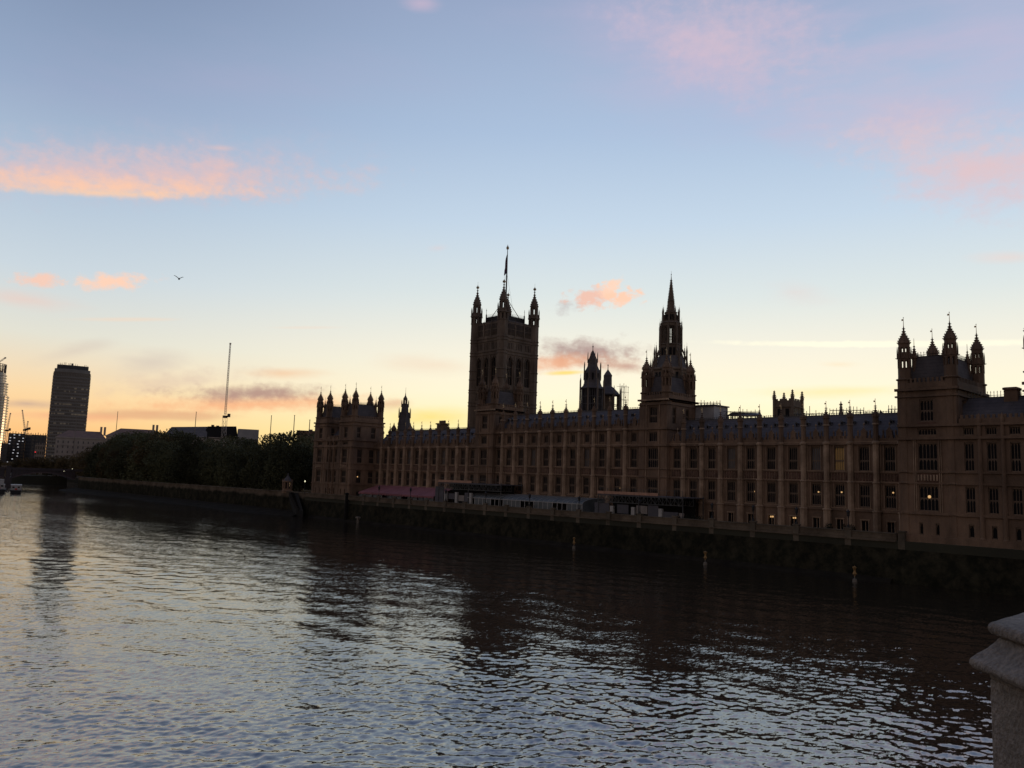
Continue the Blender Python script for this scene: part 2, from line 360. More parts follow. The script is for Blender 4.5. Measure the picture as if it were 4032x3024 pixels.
# wall frames: kind 'x' faces -X (the river), kind 'y' faces -Y (north); s runs along the wall, d inward
class Fr:
    def __init__(s, kind, p): s.k = kind; s.p = p
    def box(s, mb, s0, s1, d0, d1, z0, z1, m=None):
        if s.k == 'x': mb.box(s.p+d0, s.p+d1, s0, s1, z0, z1, m)
        else: mb.box(s0, s1, s.p+d0, s.p+d1, z0, z1, m)
    def loc(s, a, d, z): return (s.p+d, a, z) if s.k == 'x' else (a, s.p+d, z)
    @property
    def rz(s): return 0. if s.k == 'x' else math.pi/2
def facewall(mb, fr, s0, s1, z0, z1, ops, th=.6, m=0):
    es = sorted({s0, s1}|{o[0] for o in ops}|{o[1] for o in ops}); es = [a for a in es if s0-1e-6 <= a <= s1+1e-6]
    for a, b in zip(es, es[1:]):
        if b-a < 1e-4: continue
        c = (a+b)/2; hs = sorted((o[2], o[3]) for o in ops if o[0] < c < o[1]); z = z0
        for h0, h1 in hs:
            if h0 > z: fr.box(mb, a, b, 0, th, z, h0, m)
            z = max(z, h1)
        if z < z1: fr.box(mb, a, b, 0, th, z, z1, m)
def strings(mb, fr, s0, s1, levels, m=0, end=.0):
    for z, h, pr in levels: fr.box(mb, s0-end, s1+end, -pr, .05, z-h/2, z+h/2, m)
    # weathered fillet on top of each course

WIN = {}
def winmesh(w, h, lights=3, transoms=(.5,), arch=True, glass='glass_dark', key=None):
    key = (round(w, 2), round(h, 2), lights, tuple(transoms), arch, glass)
    if key in WIN: return WIN[key]
    mb = MB(); pb = MB().add([(.42, -w/2, 0), (.42, w/2, 0), (.42, w/2, h), (.42, -w/2, h)], [(0, 3, 2, 1)])
    t = .09
    for s_ in (-1, 1): mb.box(.20, .40, s_*w/2-(t if s_ > 0 else 0), s_*w/2+(0 if s_ > 0 else t), 0, h, 0)
    mb.box(.08, .41, -w/2+t, w/2-t, 0, .14, 0); mb.box(.12, .41, -w/2+t, w/2-t, h-.2, h, 0)
    iw = (w-2*t)/lights
    for i in range(1, lights): x = -w/2+t+i*iw; mb.box(.345, .41, x-.045, x+.045, .14, h-.2, 0)
    for tr in transoms: mb.box(.335, .413, -w/2+t, w/2-t, h*tr-.08, h*tr+.08, 0)
    if arch:      # cusped heads of the lights
        for i in range(lights):
            a = -w/2+t+i*iw; b = a+iw
            for zt in [h-.2]+[h*tr-.08 for tr in transoms]:
                for p, q in ((a, 1), (b, -1)):
                    mb.prism([(p, zt), (p, zt-.55), (p+q*iw*.2, zt-.25), (p+q*iw*.5, zt)], 'x', .36, .405, 0)
    WIN[key] = (mb.mesh('window', ['tracery']), pb.mesh('pane', [glass])); return WIN[key]
def window(par, fr, s, z, w, h, lights=3, transoms=(.5,), glass='glass_dark', arch=True):
    f, g = winmesh(w, h, lights, transoms, arch, glass); o = inst('window', f, par, fr.loc(s, 0, z), fr.rz); sub('pane', g, o)
    if glass == 'lit_glass': o['label'] = 'window glowing faintly from the room behind'
    return o

def crockets(mb, cx, cy, prof, n=8, size=.16, step=.5, m=0):
    for i in range(n):
        a = math.pi/n+2*math.pi*i/n
        for (z0, r0), (z1, r1) in zip(prof, prof[1:]):
            L_ = math.hypot(z1-z0, r1-r0); k = max(1, int(L_/step))
            for j in range(k):
                t = (j+.5)/k; z = z0+(z1-z0)*t; r = r0+(r1-r0)*t+size*.35
                if r < .12: continue
                mb.lathe(cx+r*math.cos(a), cy+r*math.sin(a), [(z-size*.4, size*.3), (z, size*.62), (z+size*.6, size*.2)], 4, m=m)
def vane(mb, x, y, z0, z1, m=1, flag=True):
    mb.beam((x, y, z0), (x, y, z1), .09, .05, m)
    if flag: mb.box(x-.02, x+.02, y-.02, y+.32, z1-.55, z1-.25, m)
    mb.lathe(x, y, [(z1-.1, .02), (z1, .09), (z1+.12, .02)], 6, m=m)
def openstage(mb, cx, cy, r, z0, z1, n=8, post=.2, m=0, mull=False):
    for i in range(n):
        a = math.pi/n+2*math.pi*i/n; mb.lathe(cx+(r-post*.6)*math.cos(a), cy+(r-post*.6)*math.sin(a), [(z0, post), (z1, post)], 4, rot=a+math.pi/4, m=m)
    # arched heads: ring
    mb.lathe(cx, cy, [(z1-.18, r*.98), (z1, r*.98)], n, m=m)
def turret_mesh(zb, lv, r, tip, name='turret', cr=.2, crown=False):
    """octagonal turret; lv = ordered (kind, z_top) from zb upward: 's' solid, 'o' open, 'b' band; then dome to tip"""
    mb = MB(); z = zb; rr = r
    for kind, z1, q in lv:
        rr = r*q
        if kind == 's': mb.lathe(0, 0, [(z, rr), (z1, rr)])
        elif kind == 'o': openstage(mb, 0, 0, rr, z, z1, post=rr*.25)
        elif kind == 'b':
            mb.lathe(0, 0, [(z, rr), (z+.12, rr*1.12), (z+.3, rr*1.12), (z+.32, rr), (z1, rr)])
            for i in range(8):
                a = math.pi/8+math.pi/4*i; x, y = rr*1.1*math.cos(a), rr*1.1*math.sin(a)
                mb.lathe(x, y, [(z+.1, rr*.12), (z1+.25*r, rr*.10), (z1+.9*r, .02)], 4)
                mb.beam((x, y, z+.2), (x*1.28, y*1.28, z+.28), .12)
        z = z1
    return mb, z, rr
def ogee(mb, z, r, ztip, vt=None, cr=.2, crown=False):
    h = (ztip-z)
    prof = [(z, r*1.0), (z+.06*h, r*1.14), (z+.14*h, r*1.06), (z+.26*h, r*.92), (z+.38*h, r*.68), (z+.50*h, r*.40), (z+.60*h, r*.24), (z+.74*h, r*.15), (z+.9*h, r*.10)]
    mb.lathe(0, 0, prof+[(ztip, .03)])
    crockets(mb, 0, 0, prof[1:8], 8, cr, cr*2.1)
    # ring of finial foliage
    for t in (.66, .80):
        mb.lathe(0, 0, [(z+t*h, r*.15), (z+t*h+cr*.5, r*.15+cr*.9), (z+t*h+cr, r*.12)], 8)
    if crown:
        zc = z+.9*h; q = .78
        mb.lathe(0, 0, [(zc, .15), (zc+.15, q*.8), (zc+.6, q), (zc+1.0, q*.75), (zc+1.25, .15), (zc+1.5, .22), (zc+1.7, .05), (vt, .04)], 8, m=1)
    elif vt: vane(mb, 0, 0, ztip-.2, vt)
    return mb

# pinnacle on a buttress (local, z from 0)
def pinnacle_mesh(h, r=.5, vh=1.2):
    mb = MB(); hb = h*.34
    mb.lathe(0, 0, [(0, r*.92), (hb, r*.92), (hb+.1, r*1.2), (hb+.3, r*1.2)])
    prof = [(hb+.3, r*1.0), (hb+.3+h*.10, r*.9), (hb+.3+h*.2, r*.45), (h*.75, r*.2)]
    mb.lathe(0, 0, prof+[(h, .04)]); crockets(mb, 0, 0, prof, 8, .2, .36)
    for t in (.8, .9): mb.lathe(0, 0, [(h*t, .1), (h*t+.1, .3*r/.5), (h*t+.22, .08)], 6)
    vb = MB(); vane(vb, 0, 0, h-.1, h+vh, 0, True)
    return mb.mesh('pinnacle', ['limestone']), vb.mesh('vane', ['gilding'])
PINN, PVANE = pinnacle_mesh(3.7, .60, 1.05)

STR = [(11.65, .5, .22), (16.95, .25, .22), (18.85, .25, .22), (24.4, .5, .40)]
def cresting(mb, fr_axis, a0, a1, other, z, step=.62, h=.62, m=0):
    t = a0
    if fr_axis == 'y': mb.box(other-.03, other+.03, a0, a1, z, z+.09, m); mb.box(other-.03, other+.03, a0, a1, z+.3, z+.36, m)
    else: mb.box(a0, a1, other-.03, other+.03, z, z+.09, m); mb.box(a0, a1, other-.03, other+.03, z+.3, z+.36, m)
    while t <= a1:
        x, y = (other, t) if fr_axis == 'y' else (t, other)
        mb.beam((x, y, z), (x, y, z+h), .09, .05, m); mb.cb(x, y, z+h*.8, .06, .2, .06, m) if fr_axis == 'y' else mb.cb(x, y, z+h*.8, .2, .06, .06, m)
        t += step

def bay_detail(mb, fr, a, b, c, w, wu, attic, panel_mb):
    # blind tracery ribs either side of the windows, and the carved band between storeys
    for lo, hi in ((a+.72, c-w/2-.12), (c+w/2+.12, b-.72)):
        if hi-lo < .3: continue
        k = 2 if hi-lo > .8 else 1
        for i in range(k+1):
            s = lo+(hi-lo)*i/k
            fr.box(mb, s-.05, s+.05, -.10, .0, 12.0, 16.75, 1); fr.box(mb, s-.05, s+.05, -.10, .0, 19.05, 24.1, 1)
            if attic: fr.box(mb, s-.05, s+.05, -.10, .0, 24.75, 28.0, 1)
    fr.box(panel_mb, a+.6, b-.6, -.06, -.005, 17.15, 18.65, 0)
    n = 5
    for i in range(n):
        s = a+.9+(b-a-1.8)*(i+.5)/n
        fr.box(panel_mb, s-.20, s+.20, -.16, -.06, 17.4, 18.4, 0); fr.box(panel_mb, s+.30, s+.36, -.18, -.06, 17.15, 18.65, 1)

def wing(name, label, Y0, Y1, butt, X, attic, lit=(), shutters=(), doors=True, grd=True, hide_lower=()):
    root = thing(name, label, 'palace wing', (X, (Y0+Y1)/2, 7.3), 'ranges of the palace facing the river')
    fr = Fr('x', X); wall = MB(); panel = MB(); par = MB()
    ztop = 28.3 if attic else 24.4; pt = ztop+1.7
    edges = [Y0]+[b for b in butt]+[Y1]; ops = []; bays = []
    for a, b in zip(edges, edges[1:]):
        if b-a < 3: continue
        c = (a+b)/2; w = 1.95; bays.append((a, b, c))
        ops += [(c-w/2, c+w/2, 12.25, 16.6), (c-w/2, c+w/2, 19.1, 23.85)]
        if attic: ops.append((c-.8, c+.8, 25.3, 27.6))
        if doors: ops.append((c-.65, c+.65, 7.3, 9.65))
    facewall(wall, fr, Y0, Y1, 7.0, ztop, ops); wall.box(X+.6, X+13, Y0, Y1, 7.0, ztop)
    lv = STR+([(28.3, .45, .38)] if attic else [])
    strings(wall, fr, Y0, Y1, lv)
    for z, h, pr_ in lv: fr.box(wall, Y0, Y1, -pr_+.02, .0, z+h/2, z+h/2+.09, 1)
    for a, b, c in bays:
        panel = MB(); bay_detail(wall, fr, a, b, c, 1.95, 1.95, attic, panel); child('carved_band', panel, ['limestone_panel', 'limestone_trim'], root)
    child('wall', wall, ['limestone', 'limestone_trim'], root)
    # parapet with gablet in each bay
    fr.box(par, Y0, Y1, -.12, .35, ztop+.25, ztop+.95, 0)
    t = Y0+.2
    while t < Y1-.5: fr.box(par, t, t+.42, -.10, .3, ztop+.95, ztop+1.45, 0); t += .84
    child('parapet', par, ['limestone', 'limestone_trim'], root)
    g = MB(); g.box(-.02, .5, -.55, .55, 0, 1.3); g.prism([(-.65, 1.3), (.65, 1.3), (0, 2.1)], 'x', -.05, .55, 0)
    g.lathe(.2, 0, [(2.0, .08), (2.5, .06), (2.7, .2), (2.9, .16), (3.1, .02)], 6, m=1)
    for sy in (-1.15, 1.15): g.lathe(.2, sy, [(0, .17), (1.1, .15), (1.3, .22), (1.75, .02)], 4)
    gm = g.mesh('gablet', ['limestone', 'limestone_trim'])
    roof = MB(); ez = pt-.9; rz_ = (33.9 if attic else 30.5)
    roof.prism([(X+.6, ez), (X+6.5, rz_), (X+12.4, ez)], 'y', Y0, Y1, 0); roof.box(X+6.35, X+6.65, Y0, Y1, rz_-.12, rz_+.12, 1)
    child('roof', roof, ['slate', 'lead'], root)
    cr = MB(); cresting(cr, 'y', Y0, Y1, X+6.5, rz_+.12, .55, .5); child('ridge_cresting', cr, 'iron', root)
    dm = MB(); dm.box(-.35, .35, -.28, .28, -.2, .45); dm.prism([(-.42, .45), (.42, .45), (0, .85)], 'x', -.45, .35, 0)
    dm.box(-.37, -.34, -.18, .18, -.05, .4, 1); dmm = dm.mesh('dormer', ['lead', 'glass_dark'])
    for i, (a, b, c) in enumerate(bays):
        inst('gablet', gm, root, (X+.05, c, pt-.8))
        for q, zz in ((-.24, .62), (.24, .62)):
            inst('dormer', dmm, root, (X+.6+5.9*zz, c+q*(b-a), ez+(rz_-ez)*zz))
        gl = 'lit_glass' if ('u', i) in lit else ('curtained_glass' if (i*7+3) % 4 == 0 else 'glass_dark')
        window(root, fr, c, 19.1, 1.95, 4.75, 4, (.42,), gl)
        if i not in hide_lower: window(root, fr, c, 12.25, 1.95, 4.35, 4, (.5,), 'lit_glass' if ('l', i) in lit else 'glass_dark')
        if attic: window(root, fr, c, 25.3, 1.6, 2.3, 4, (), 'glass_dark')
        if doors:
            d = MB(); d.add([(.42, -.65, 0), (.42, .65, 0), (.42, .65, 2.35), (.42, -.65, 2.35)], [(0, 3, 2, 1)], 1)
            d.box(-.1, .4, -.80, -.651, 0, 2.5, 0); d.box(-.1, .4, .651, .80, 0, 2.5, 0); d.box(-.14, .05, -.95, .95, 2.5, 2.68, 0); d.box(.2, .4, -.05, .05, 0, 2.35, 0)
            if 'doorway' not in WIN: WIN['doorway'] = d.mesh('doorway', ['limestone_trim', 'glass_dark'])
            inst('doorway', WIN['doorway'], root, fr.loc(c, 0, 7.3), 0)
    # buttresses, each with its pinnacle
    bm = MB(); zt = ztop+3.6
    for k, (z0, z1, r) in enumerate(((0, 4.2, .78), (4.2, 9.6, .62), (9.6, 17.0, .56), (17.0, ztop-7.3+.2, .50), (ztop-7.3+.2, zt-7.3, .50))):
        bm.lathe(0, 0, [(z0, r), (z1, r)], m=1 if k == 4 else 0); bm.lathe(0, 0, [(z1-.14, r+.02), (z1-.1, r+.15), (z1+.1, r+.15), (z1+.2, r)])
    bm.lathe(0, 0, [(ztop-7.3-.2, .52), (ztop-7.3-.1, .75), (ztop-7.3+.15, .75), (ztop-7.3+.3, .5)])
    bme = bm.mesh('buttress', ['limestone_trim', 'limestone'])
    for b in butt:
        inst('buttress', bme, root, (X-.25, b, 7.3)); sub('vane', PVANE, inst('pinnacle', PINN, root, (X-.25, b, zt)))
    return root

north_b = [64.9, 69.8, 74.6, 79.4, 84.3, 89.2, 93.8, 98.7, 103.5, 108.4]
mid_b = [125.4, 130.5, 135.6, 140.5, 145.4, 150.3, 155.0, 160.0, 164.8, 169.8]
south_b = [185.1, 189.9, 194.6, 199.2, 203.7, 208.3, 212.7, 217.1, 221.5, 225.9, 230.4]
north = wing('palace_wing', 'low stone range under a slate roof, between nearest pavilion and the tower below the spire', 57.4, 112.4, [60.2]+north_b, 155, False, lit={('u', 2)})
mid = wing('palace_wing', 'taller middle range with an extra attic row of windows, behind the glazed pavilion', 120.5, 172.9, mid_b, 155, True)
south = wing('palace_wing', 'farther low palace range under a slate roof, above the pink awning', 180.9, 235.2, south_b, 155, False)

# ------------------------------------------------------------------ pavilions and river towers
def tower_top(root, x0, x1, y0, y1, zc, par_h, tb, lv, r, zdome, tip, vt, roof_h, corners, crown=False, turret=True, roofmat='slate', cr=.2, capname='tower_roof', inset=1.4):
    # parapet
    p = MB()
    for fr, a, b in ((Fr('x', x0), y0+r, y1-r), (Fr('y', y0), x0+r, x1-r)):
        fr.box(p, a, b, 0., .35, zc+.2, zc+par_h*.6, 0)
        t = a+.15
        while t < b-.3: fr.box(p, t, t+.35, .02, .33, zc+par_h*.6, zc+par_h, 0); t += .72
    for (xx, ya, yb) in ((x1, y0+r, y1-r),): p.box(xx-.35, xx, ya, yb, zc+.2, zc+par_h*.8, 0)
    p.box(x0+r, x1-r, y1-.35, y1, zc+.2, zc+par_h*.8, 0)
    child('parapet', p, ['limestone'], root)
    rf = MB(); i0, i1 = inset, inset+roof_h*.15
    a = [(x0+i0, y0+i0), (x1-i0, y0+i0), (x1-i0, y1-i0), (x0+i0, y1-i0)]; b = [(x0+i1, y0+i1), (x1-i1, y0+i1), (x1-i1, y1-i1), (x0+i1, y1-i1)]
    zb = zc+.3; vs = [(*q, zb) for q in a]+[(*q, zb+roof_h) for q in b]
    rf.add(vs, [(0, 1, 5, 4), (1, 2, 6, 5), (2, 3, 7, 6), (3, 0, 4, 7), (4, 5, 6, 7), (3, 2, 1, 0)], 0)
    for (q, w) in zip(a, b): rf.beam((*q, zb), (*w, zb+roof_h), .22, m=1)
    child(capname, rf, [roofmat, 'lead'], root)
    ir = MB(); zt = zb+roof_h
    for s0, s1, o in ((b[0][1], b[3][1], b[0][0]), (b[1][1], b[2][1], b[1][0])): cresting(ir, 'y', s0, s1, o, zt, .5, .9)
    for s0, s1, o in ((b[0][0], b[1][0], b[0][1]), (b[3][0], b[2][0], b[2][1])): cresting(ir, 'x', s0, s1, o, zt, .5, .9)
    child('roof_cresting', ir, 'iron', root)
    sp = MB(); sp.lathe(0, 0, [(0, .42), (2.2, .40), (2.4, .6), (2.6, .6), (3.4, .3), (4.4, .08), (4.5, .22), (4.7, .05), (6.0, .03)]); crockets(sp, 0, 0, [(2.6, .6), (3.4, .3), (4.2, .1)], 8, .16, .3)
    spm = sp.mesh('roof_pinnacle', ['limestone'])
    for q in b: inst('roof_pinnacle', spm, root, (*q, zt-2.6))
    if turret:
        mb, z, rr = turret_mesh(tb, lv, r, tip); mb2 = ogee(mb, z, rr, tip, None, cr, False)
        me = mb2.mesh('turret', ['limestone']); vb = MB(); vane(vb, 0, 0, tip-.2, vt, 0); vm = vb.mesh('vane', ['gilding'])
        for (cx, cy) in corners: sub('vane', vm, inst('turret', me, root, (cx, cy, 0)))

def pavilion(name, label, towers, X0, X1, yA, yB, north_face_z0, lit, group):
    root = thing(name, label, 'palace pavilion', (X0, (yA+yB)/2, 6.0), group)
    wall = MB(); panel = MB(); fr = Fr('x', X0)
    ops = []; wins = []
    zs = [(12.3, 16.6, (.5,)), (19.1, 23.85, (.42,))]
    for (ty0, ty1) in towers:
        c = (ty0+ty1)/2
        for z0, z1, tr in zs: ops.append((c-1.55, c+1.55, z0, z1)); wins.append((fr, c, z0, 3.1, z1-z0, 5, tr))
        ops.append((c-1.1, c+1.1, 27.5, 31.3)); wins.append((fr, c, 27.5, 2.2, 3.8, 4, (.5,)))
        ops.append((c-1.5, c+1.5, 25.1, 26.4)); wins.append((fr, c, 25.1, 3.0, 1.3, 6, ()))
        for q in (-1.3, 1.3): ops.append((c+q-.3, c+q+.3, 8.3, 10.3)); wins.append((fr, c+q, 8.3, .6, 2.0, 1, ()))
    ys = sorted(towers); midA, midB = ys[0][1], ys[1][0]
    n = 3; step = (midB-midA)/n
    for i in range(n):
        c = midA+step*(i+.5)
        for z0, z1, tr in zs: ops.append((c-.72, c+.72, z0, z1)); wins.append((fr, c, z0, 1.44, z1-z0, 3, tr))
        ops.append((c-.8, c+.8, 25.0, 26.4)); wins.append((fr, c, 25.0, 1.6, 1.4, 4, ()))
        ops.append((c-.4, c+.4, 8.3, 10.4)); wins.append((fr, c, 8.3, .8, 2.1, 1, ()))
    facewall(wall, fr, yA, yB, 6.4, 26.8, [o for o in ops if o[3] < 26.9]); wall.box(X0+.6, X1, yA+.6, yB, 6.4, 26.8)
    fn = Fr('y', yA); nops = []
    for c in (X0+3.2, X0+7.9):
        for z0, z1, tr in zs: nops.append((c-.95, c+.95, z0, z1)); wins.append((fn, c, z0, 1.9, z1-z0, 4, tr))
    nops.append((X0+3.2-.6, X0+3.2+.6, 7.5, 9.8)); wins.append((fn, X0+3.2, 7.5, 1.2, 2.3, 2, ()))
    facewall(wall, fn, X0+.6, X1, 6.4, 26.8, nops)
    lv = [(8.1, .35, .3), (11.9, .45, .26), (16.95, .25, .24), (18.85, .25, .24), (24.6, .45, .42), (26.8, .4, .4)]
    strings(wall, fr, yA-.25, yB, lv); strings(wall, fn, X0+.1, X1, [(z, h, p-.02) for z, h, p in lv])
    wall.box(X0-.55, X0, yA-.5, yB+.5, 2.0, 8.0, 0); wall.box(X0, X1, yA-.5, yA, 2.0, 7.9, 0); wall.box(X0, X1, yA, yB, 2.0, 6.4, 0)
    for (ty0, ty1) in towers:
        wall.box(X0+.6, X1, ty0+.6, ty1, 26.81, 32.9)
        facewall(wall, fr, ty0, ty1, 27.0, 32.9, [o for o in ops if o[2] > 26.9 and ty0 < o[0] < ty1])
        c = (X0+X1)/2; o2 = [(c-4-.9, c-4+.9, 27.5, 31.3), (c+2-.9, c+2+.9, 27.5, 31.3)]
        fn2 = Fr('y', ty0); facewall(wall, fn2, X0+.6, X1, 27.0, 32.9, o2)
        for o in o2: wins.append((fn2, (o[0]+o[1])/2, 27.5, 1.8, 3.8, 4, (.5,)))
        for z, h, p in ((31.9, .3, .3), (33.1, .45, .45)):
            strings(wall, fr, ty0-.3, ty1+.3, [(z, h, p)]); strings(wall, fn2, X0+.06, X1+.3, [(z, h, p-.02)])
        wall.box(X0+.3, X1, ty0+.3, ty1-.3, 32.9, 33.4)
        c = (ty0+ty1)/2
        for q in (-2.2, -1.9, 1.9, 2.2):
            fr.box(wall, c+q-.06, c+q+.06, -.18, 0, 12.1, 24.3, 1)
        panel = MB(); fr.box(panel, c-1.8, c+1.8, -.10, -.005, 17.15, 18.65, 0)
        for q in range(-3, 4): fr.box(panel, c+q*.5-.13, c+q*.5+.13, -.22, -.09, 17.4, 18.4, 1)
        child('carved_band', panel, ['limestone_panel', 'limestone_trim'], root); panel = MB(); fr.box(panel, c-1.4, c+1.4, -.12, -.005, 27.0, 27.4, 0)
        child('carved_sill', panel, ['limestone_panel'], root)
        # corner octagons of the tower
        for cx, cy in ((X0+1.0, ty0+1.0), (X0+1.0, ty1-1.0), (X1-1.0, ty0+1.0), (X1-1.0, ty1-1.0)):
            wall.lathe(cx, cy, [(2.0, 1.5), (8.0, 1.45), (8.3, 1.22), (35.2, 1.18)])
            for z in (11.9, 16.95, 18.85, 24.6, 26.8, 31.9, 33.1, 35.0):
                wall.lathe(cx, cy, [(z-.2, 1.2), (z-.08, 1.42), (z+.12, 1.42), (z+.2, 1.2)], m=0)
    for i in range(n+1):
        s = midA+step*i
        if 0 < i < n: wall.lathe(X0-.1, s, [(6.4, .5), (8.2, .48), (8.4, .36), (27.6, .30), (28.6, .05)], m=0)
    child('wall', wall, ['limestone', 'limestone_trim'], root)
    for i, (f, s, z, w, h, nl, tr) in enumerate(wins): window(root, f, s, z, w, h, nl, tr, 'glass_dark')
    roof = MB(); roof.prism([(X0+1.2, 27.3), (X0+5.5, 31.7), (X0+9.8, 27.3)], 'y', midA-.3, midB+.3, 0)
    child('roof', roof, ['slate'], root)
    pr = MB(); fr.box(pr, midA+.3, midB-.3, 0, .35, 27.0, 27.8, 0)
    t = midA+.4
    while t < midB-.6: fr.box(pr, t, t+.4, .02, .33, 27.8, 28.4, 0); t += .8
    child('parapet', pr, ['limestone'], root)
    cs = MB(); cresting(cs, 'y', midA, midB, X0+5.5, 31.7, .5, 1.1); child('ridge_cresting', cs, 'iron', root)
    lv2 = [('s', 37.1, .93), ('o', 38.6, .93), ('b', 39.9, .88), ('o', 40.9, .84), ('s', 41.3, .80)]
    for (ty0, ty1) in towers:
        cs_ = [(X0+1.0, ty0+1.0), (X0+1.0, ty1-1.0), (X1-1.0, ty0+1.0), (X1-1.0, ty1-1.0)]
        tower_top(root, X0, X1, ty0, ty1, 33.2, 1.9, 35.2, lv2, 1.15, 0, 44.8, 46.2, 5.6, cs_)
    return root
pavN = pavilion('palace_pavilion', 'nearest palace pavilion at the right edge, rising straight from the river wall with turreted towers', [(47.8, 57.4), (27.8, 37.7)], 146, 161.5, 27.8, 57.4, 26, None, 'end pavilions of the palace')
pavS = pavilion('palace_pavilion', 'far palace pavilion with six tall pinnacled turrets, standing beside the dark trees', [(235.0, 243.8), (251.7, 260.4)], 146, 158.3, 235.0, 260.4, 26, None, 'end pavilions of the palace')
# chimney on the near pavilion roof
ch = MB(); ch.box(150.6, 152.4, 40.0, 42.0, 28.5, 32.6); ch.lathe(151.5, 41.0, [(32.6, 1.25), (32.8, 1.6), (33.1, 1.6), (33.2, 1.2)], 4)
child('chimney', ch, ['limestone'], pavN)

def river_tower(label, X0, X1, y0, y1):
    root = thing('palace_tower', label, 'palace tower', (X0, (y0+y1)/2, 7.0), 'square river towers flanking the middle range')
    wall = MB(); fr = Fr('x', X0); fn = Fr('y', y0); wins = []; c = (y0+y1)/2
    ops = [(c-1.5, c+1.5, 12.25, 16.6), (c-1.5, c+1.5, 19.1, 23.85), (c-1.2, c+1.2, 25.2, 27.6), (c-1.15, c+1.15, 29.6, 33.6), (c-.7, c+.7, 7.3, 9.6)]
    for (o, tr, nl) in zip(ops, ((.5,), (.42,), (), (.45,), ()), (5, 5, 4, 4, 2)): wins.append((fr, c, o[2], o[1]-o[0], o[3]-o[2], nl, tr))
    facewall(wall, fr, y0, y1, 7.0, 34.6, ops); wall.box(X0+.6, X1, y0+.6, y1, 7.0, 34.6)
    no = [(X0+2.0, X0+3.5, 29.4, 33.4), (X0+7.3, X0+8.8, 29.9, 33.4)]
    for o in no: wins.append((fn, (o[0]+o[1])/2, o[2], 1.5, o[3]-o[2], 3, (.5,)))
    facewall(wall, fn, X0+.6, X1, 24.0, 34.6, no); wall.box(X0+.6, X1, y0, y0+.6, 7.0, 24.0)
    for z, h, p in ((11.65, .5, .22), (16.95, .25, .22), (18.85, .25, .22), (24.4, .5, .4), (28.3, .45, .38), (34.0, .28, .26), (35.1, .45, .45)):
        if z < 34.5: strings(wall, fr, y0-.2, y1+.2, [(z, h, p)])
        if z > 24: strings(wall, fn, X0+.06, X1, [(z, h, p-.03)]); 
    wall.box(X0-.45, X1+.3, y0-.42, y1+.3, 34.9, 35.3, 1)
    for cx, cy in ((X0+1.1, y0+1.1), (X0+1.1, y1-1.1), (X1-1.1, y0+1.1), (X1-1.1, y1-1.1)):
        wall.lathe(cx, cy, [(7.0, 1.5), (11.7, 1.45), (12.0, 1.3), (37.0, 1.25)])
        for z in (11.65, 16.95, 18.85, 24.4, 28.3, 34.0, 35.1, 36.9): wall.lathe(cx, cy, [(z-.2, 1.28), (z-.08, 1.5), (z+.12, 1.5), (z+.2, 1.25)], m=0)
    for q in (-1.9, 1.9): fr.box(wall, c+q-.07, c+q+.07, -.2, 0, 12.1, 34.0, 1)
    child('wall', wall, ['limestone', 'limestone_trim'], root)
    for f, s, z, w, h, nl, tr in wins: window(root, f, s, z, w, h, nl, tr)
    lv2 = [('s', 38.4, .92), ('o', 40.4, .92), ('b', 41.2, .86), ('o', 42.1, .80), ('s', 42.5, .78)]
    cs = [(X0+1.1, y0+1.1), (X0+1.1, y1-1.1), (X1-1.1, y0+1.1), (X1-1.1, y1-1.1)]
    tower_top(root, X0, X1, y0, y1, 35.2, 1.8, 37.0, lv2, 1.25, 0, 46.0, 47.4, 5.4, cs)
    return root
river_tower('square turreted tower on the river front, directly below the tall lantern spire', 153.9, 165.8, 112.4, 120.5)
river_tower('square turreted stone tower on the river front, in front of the great flag tower', 153.9, 165.8, 172.9, 180.9)

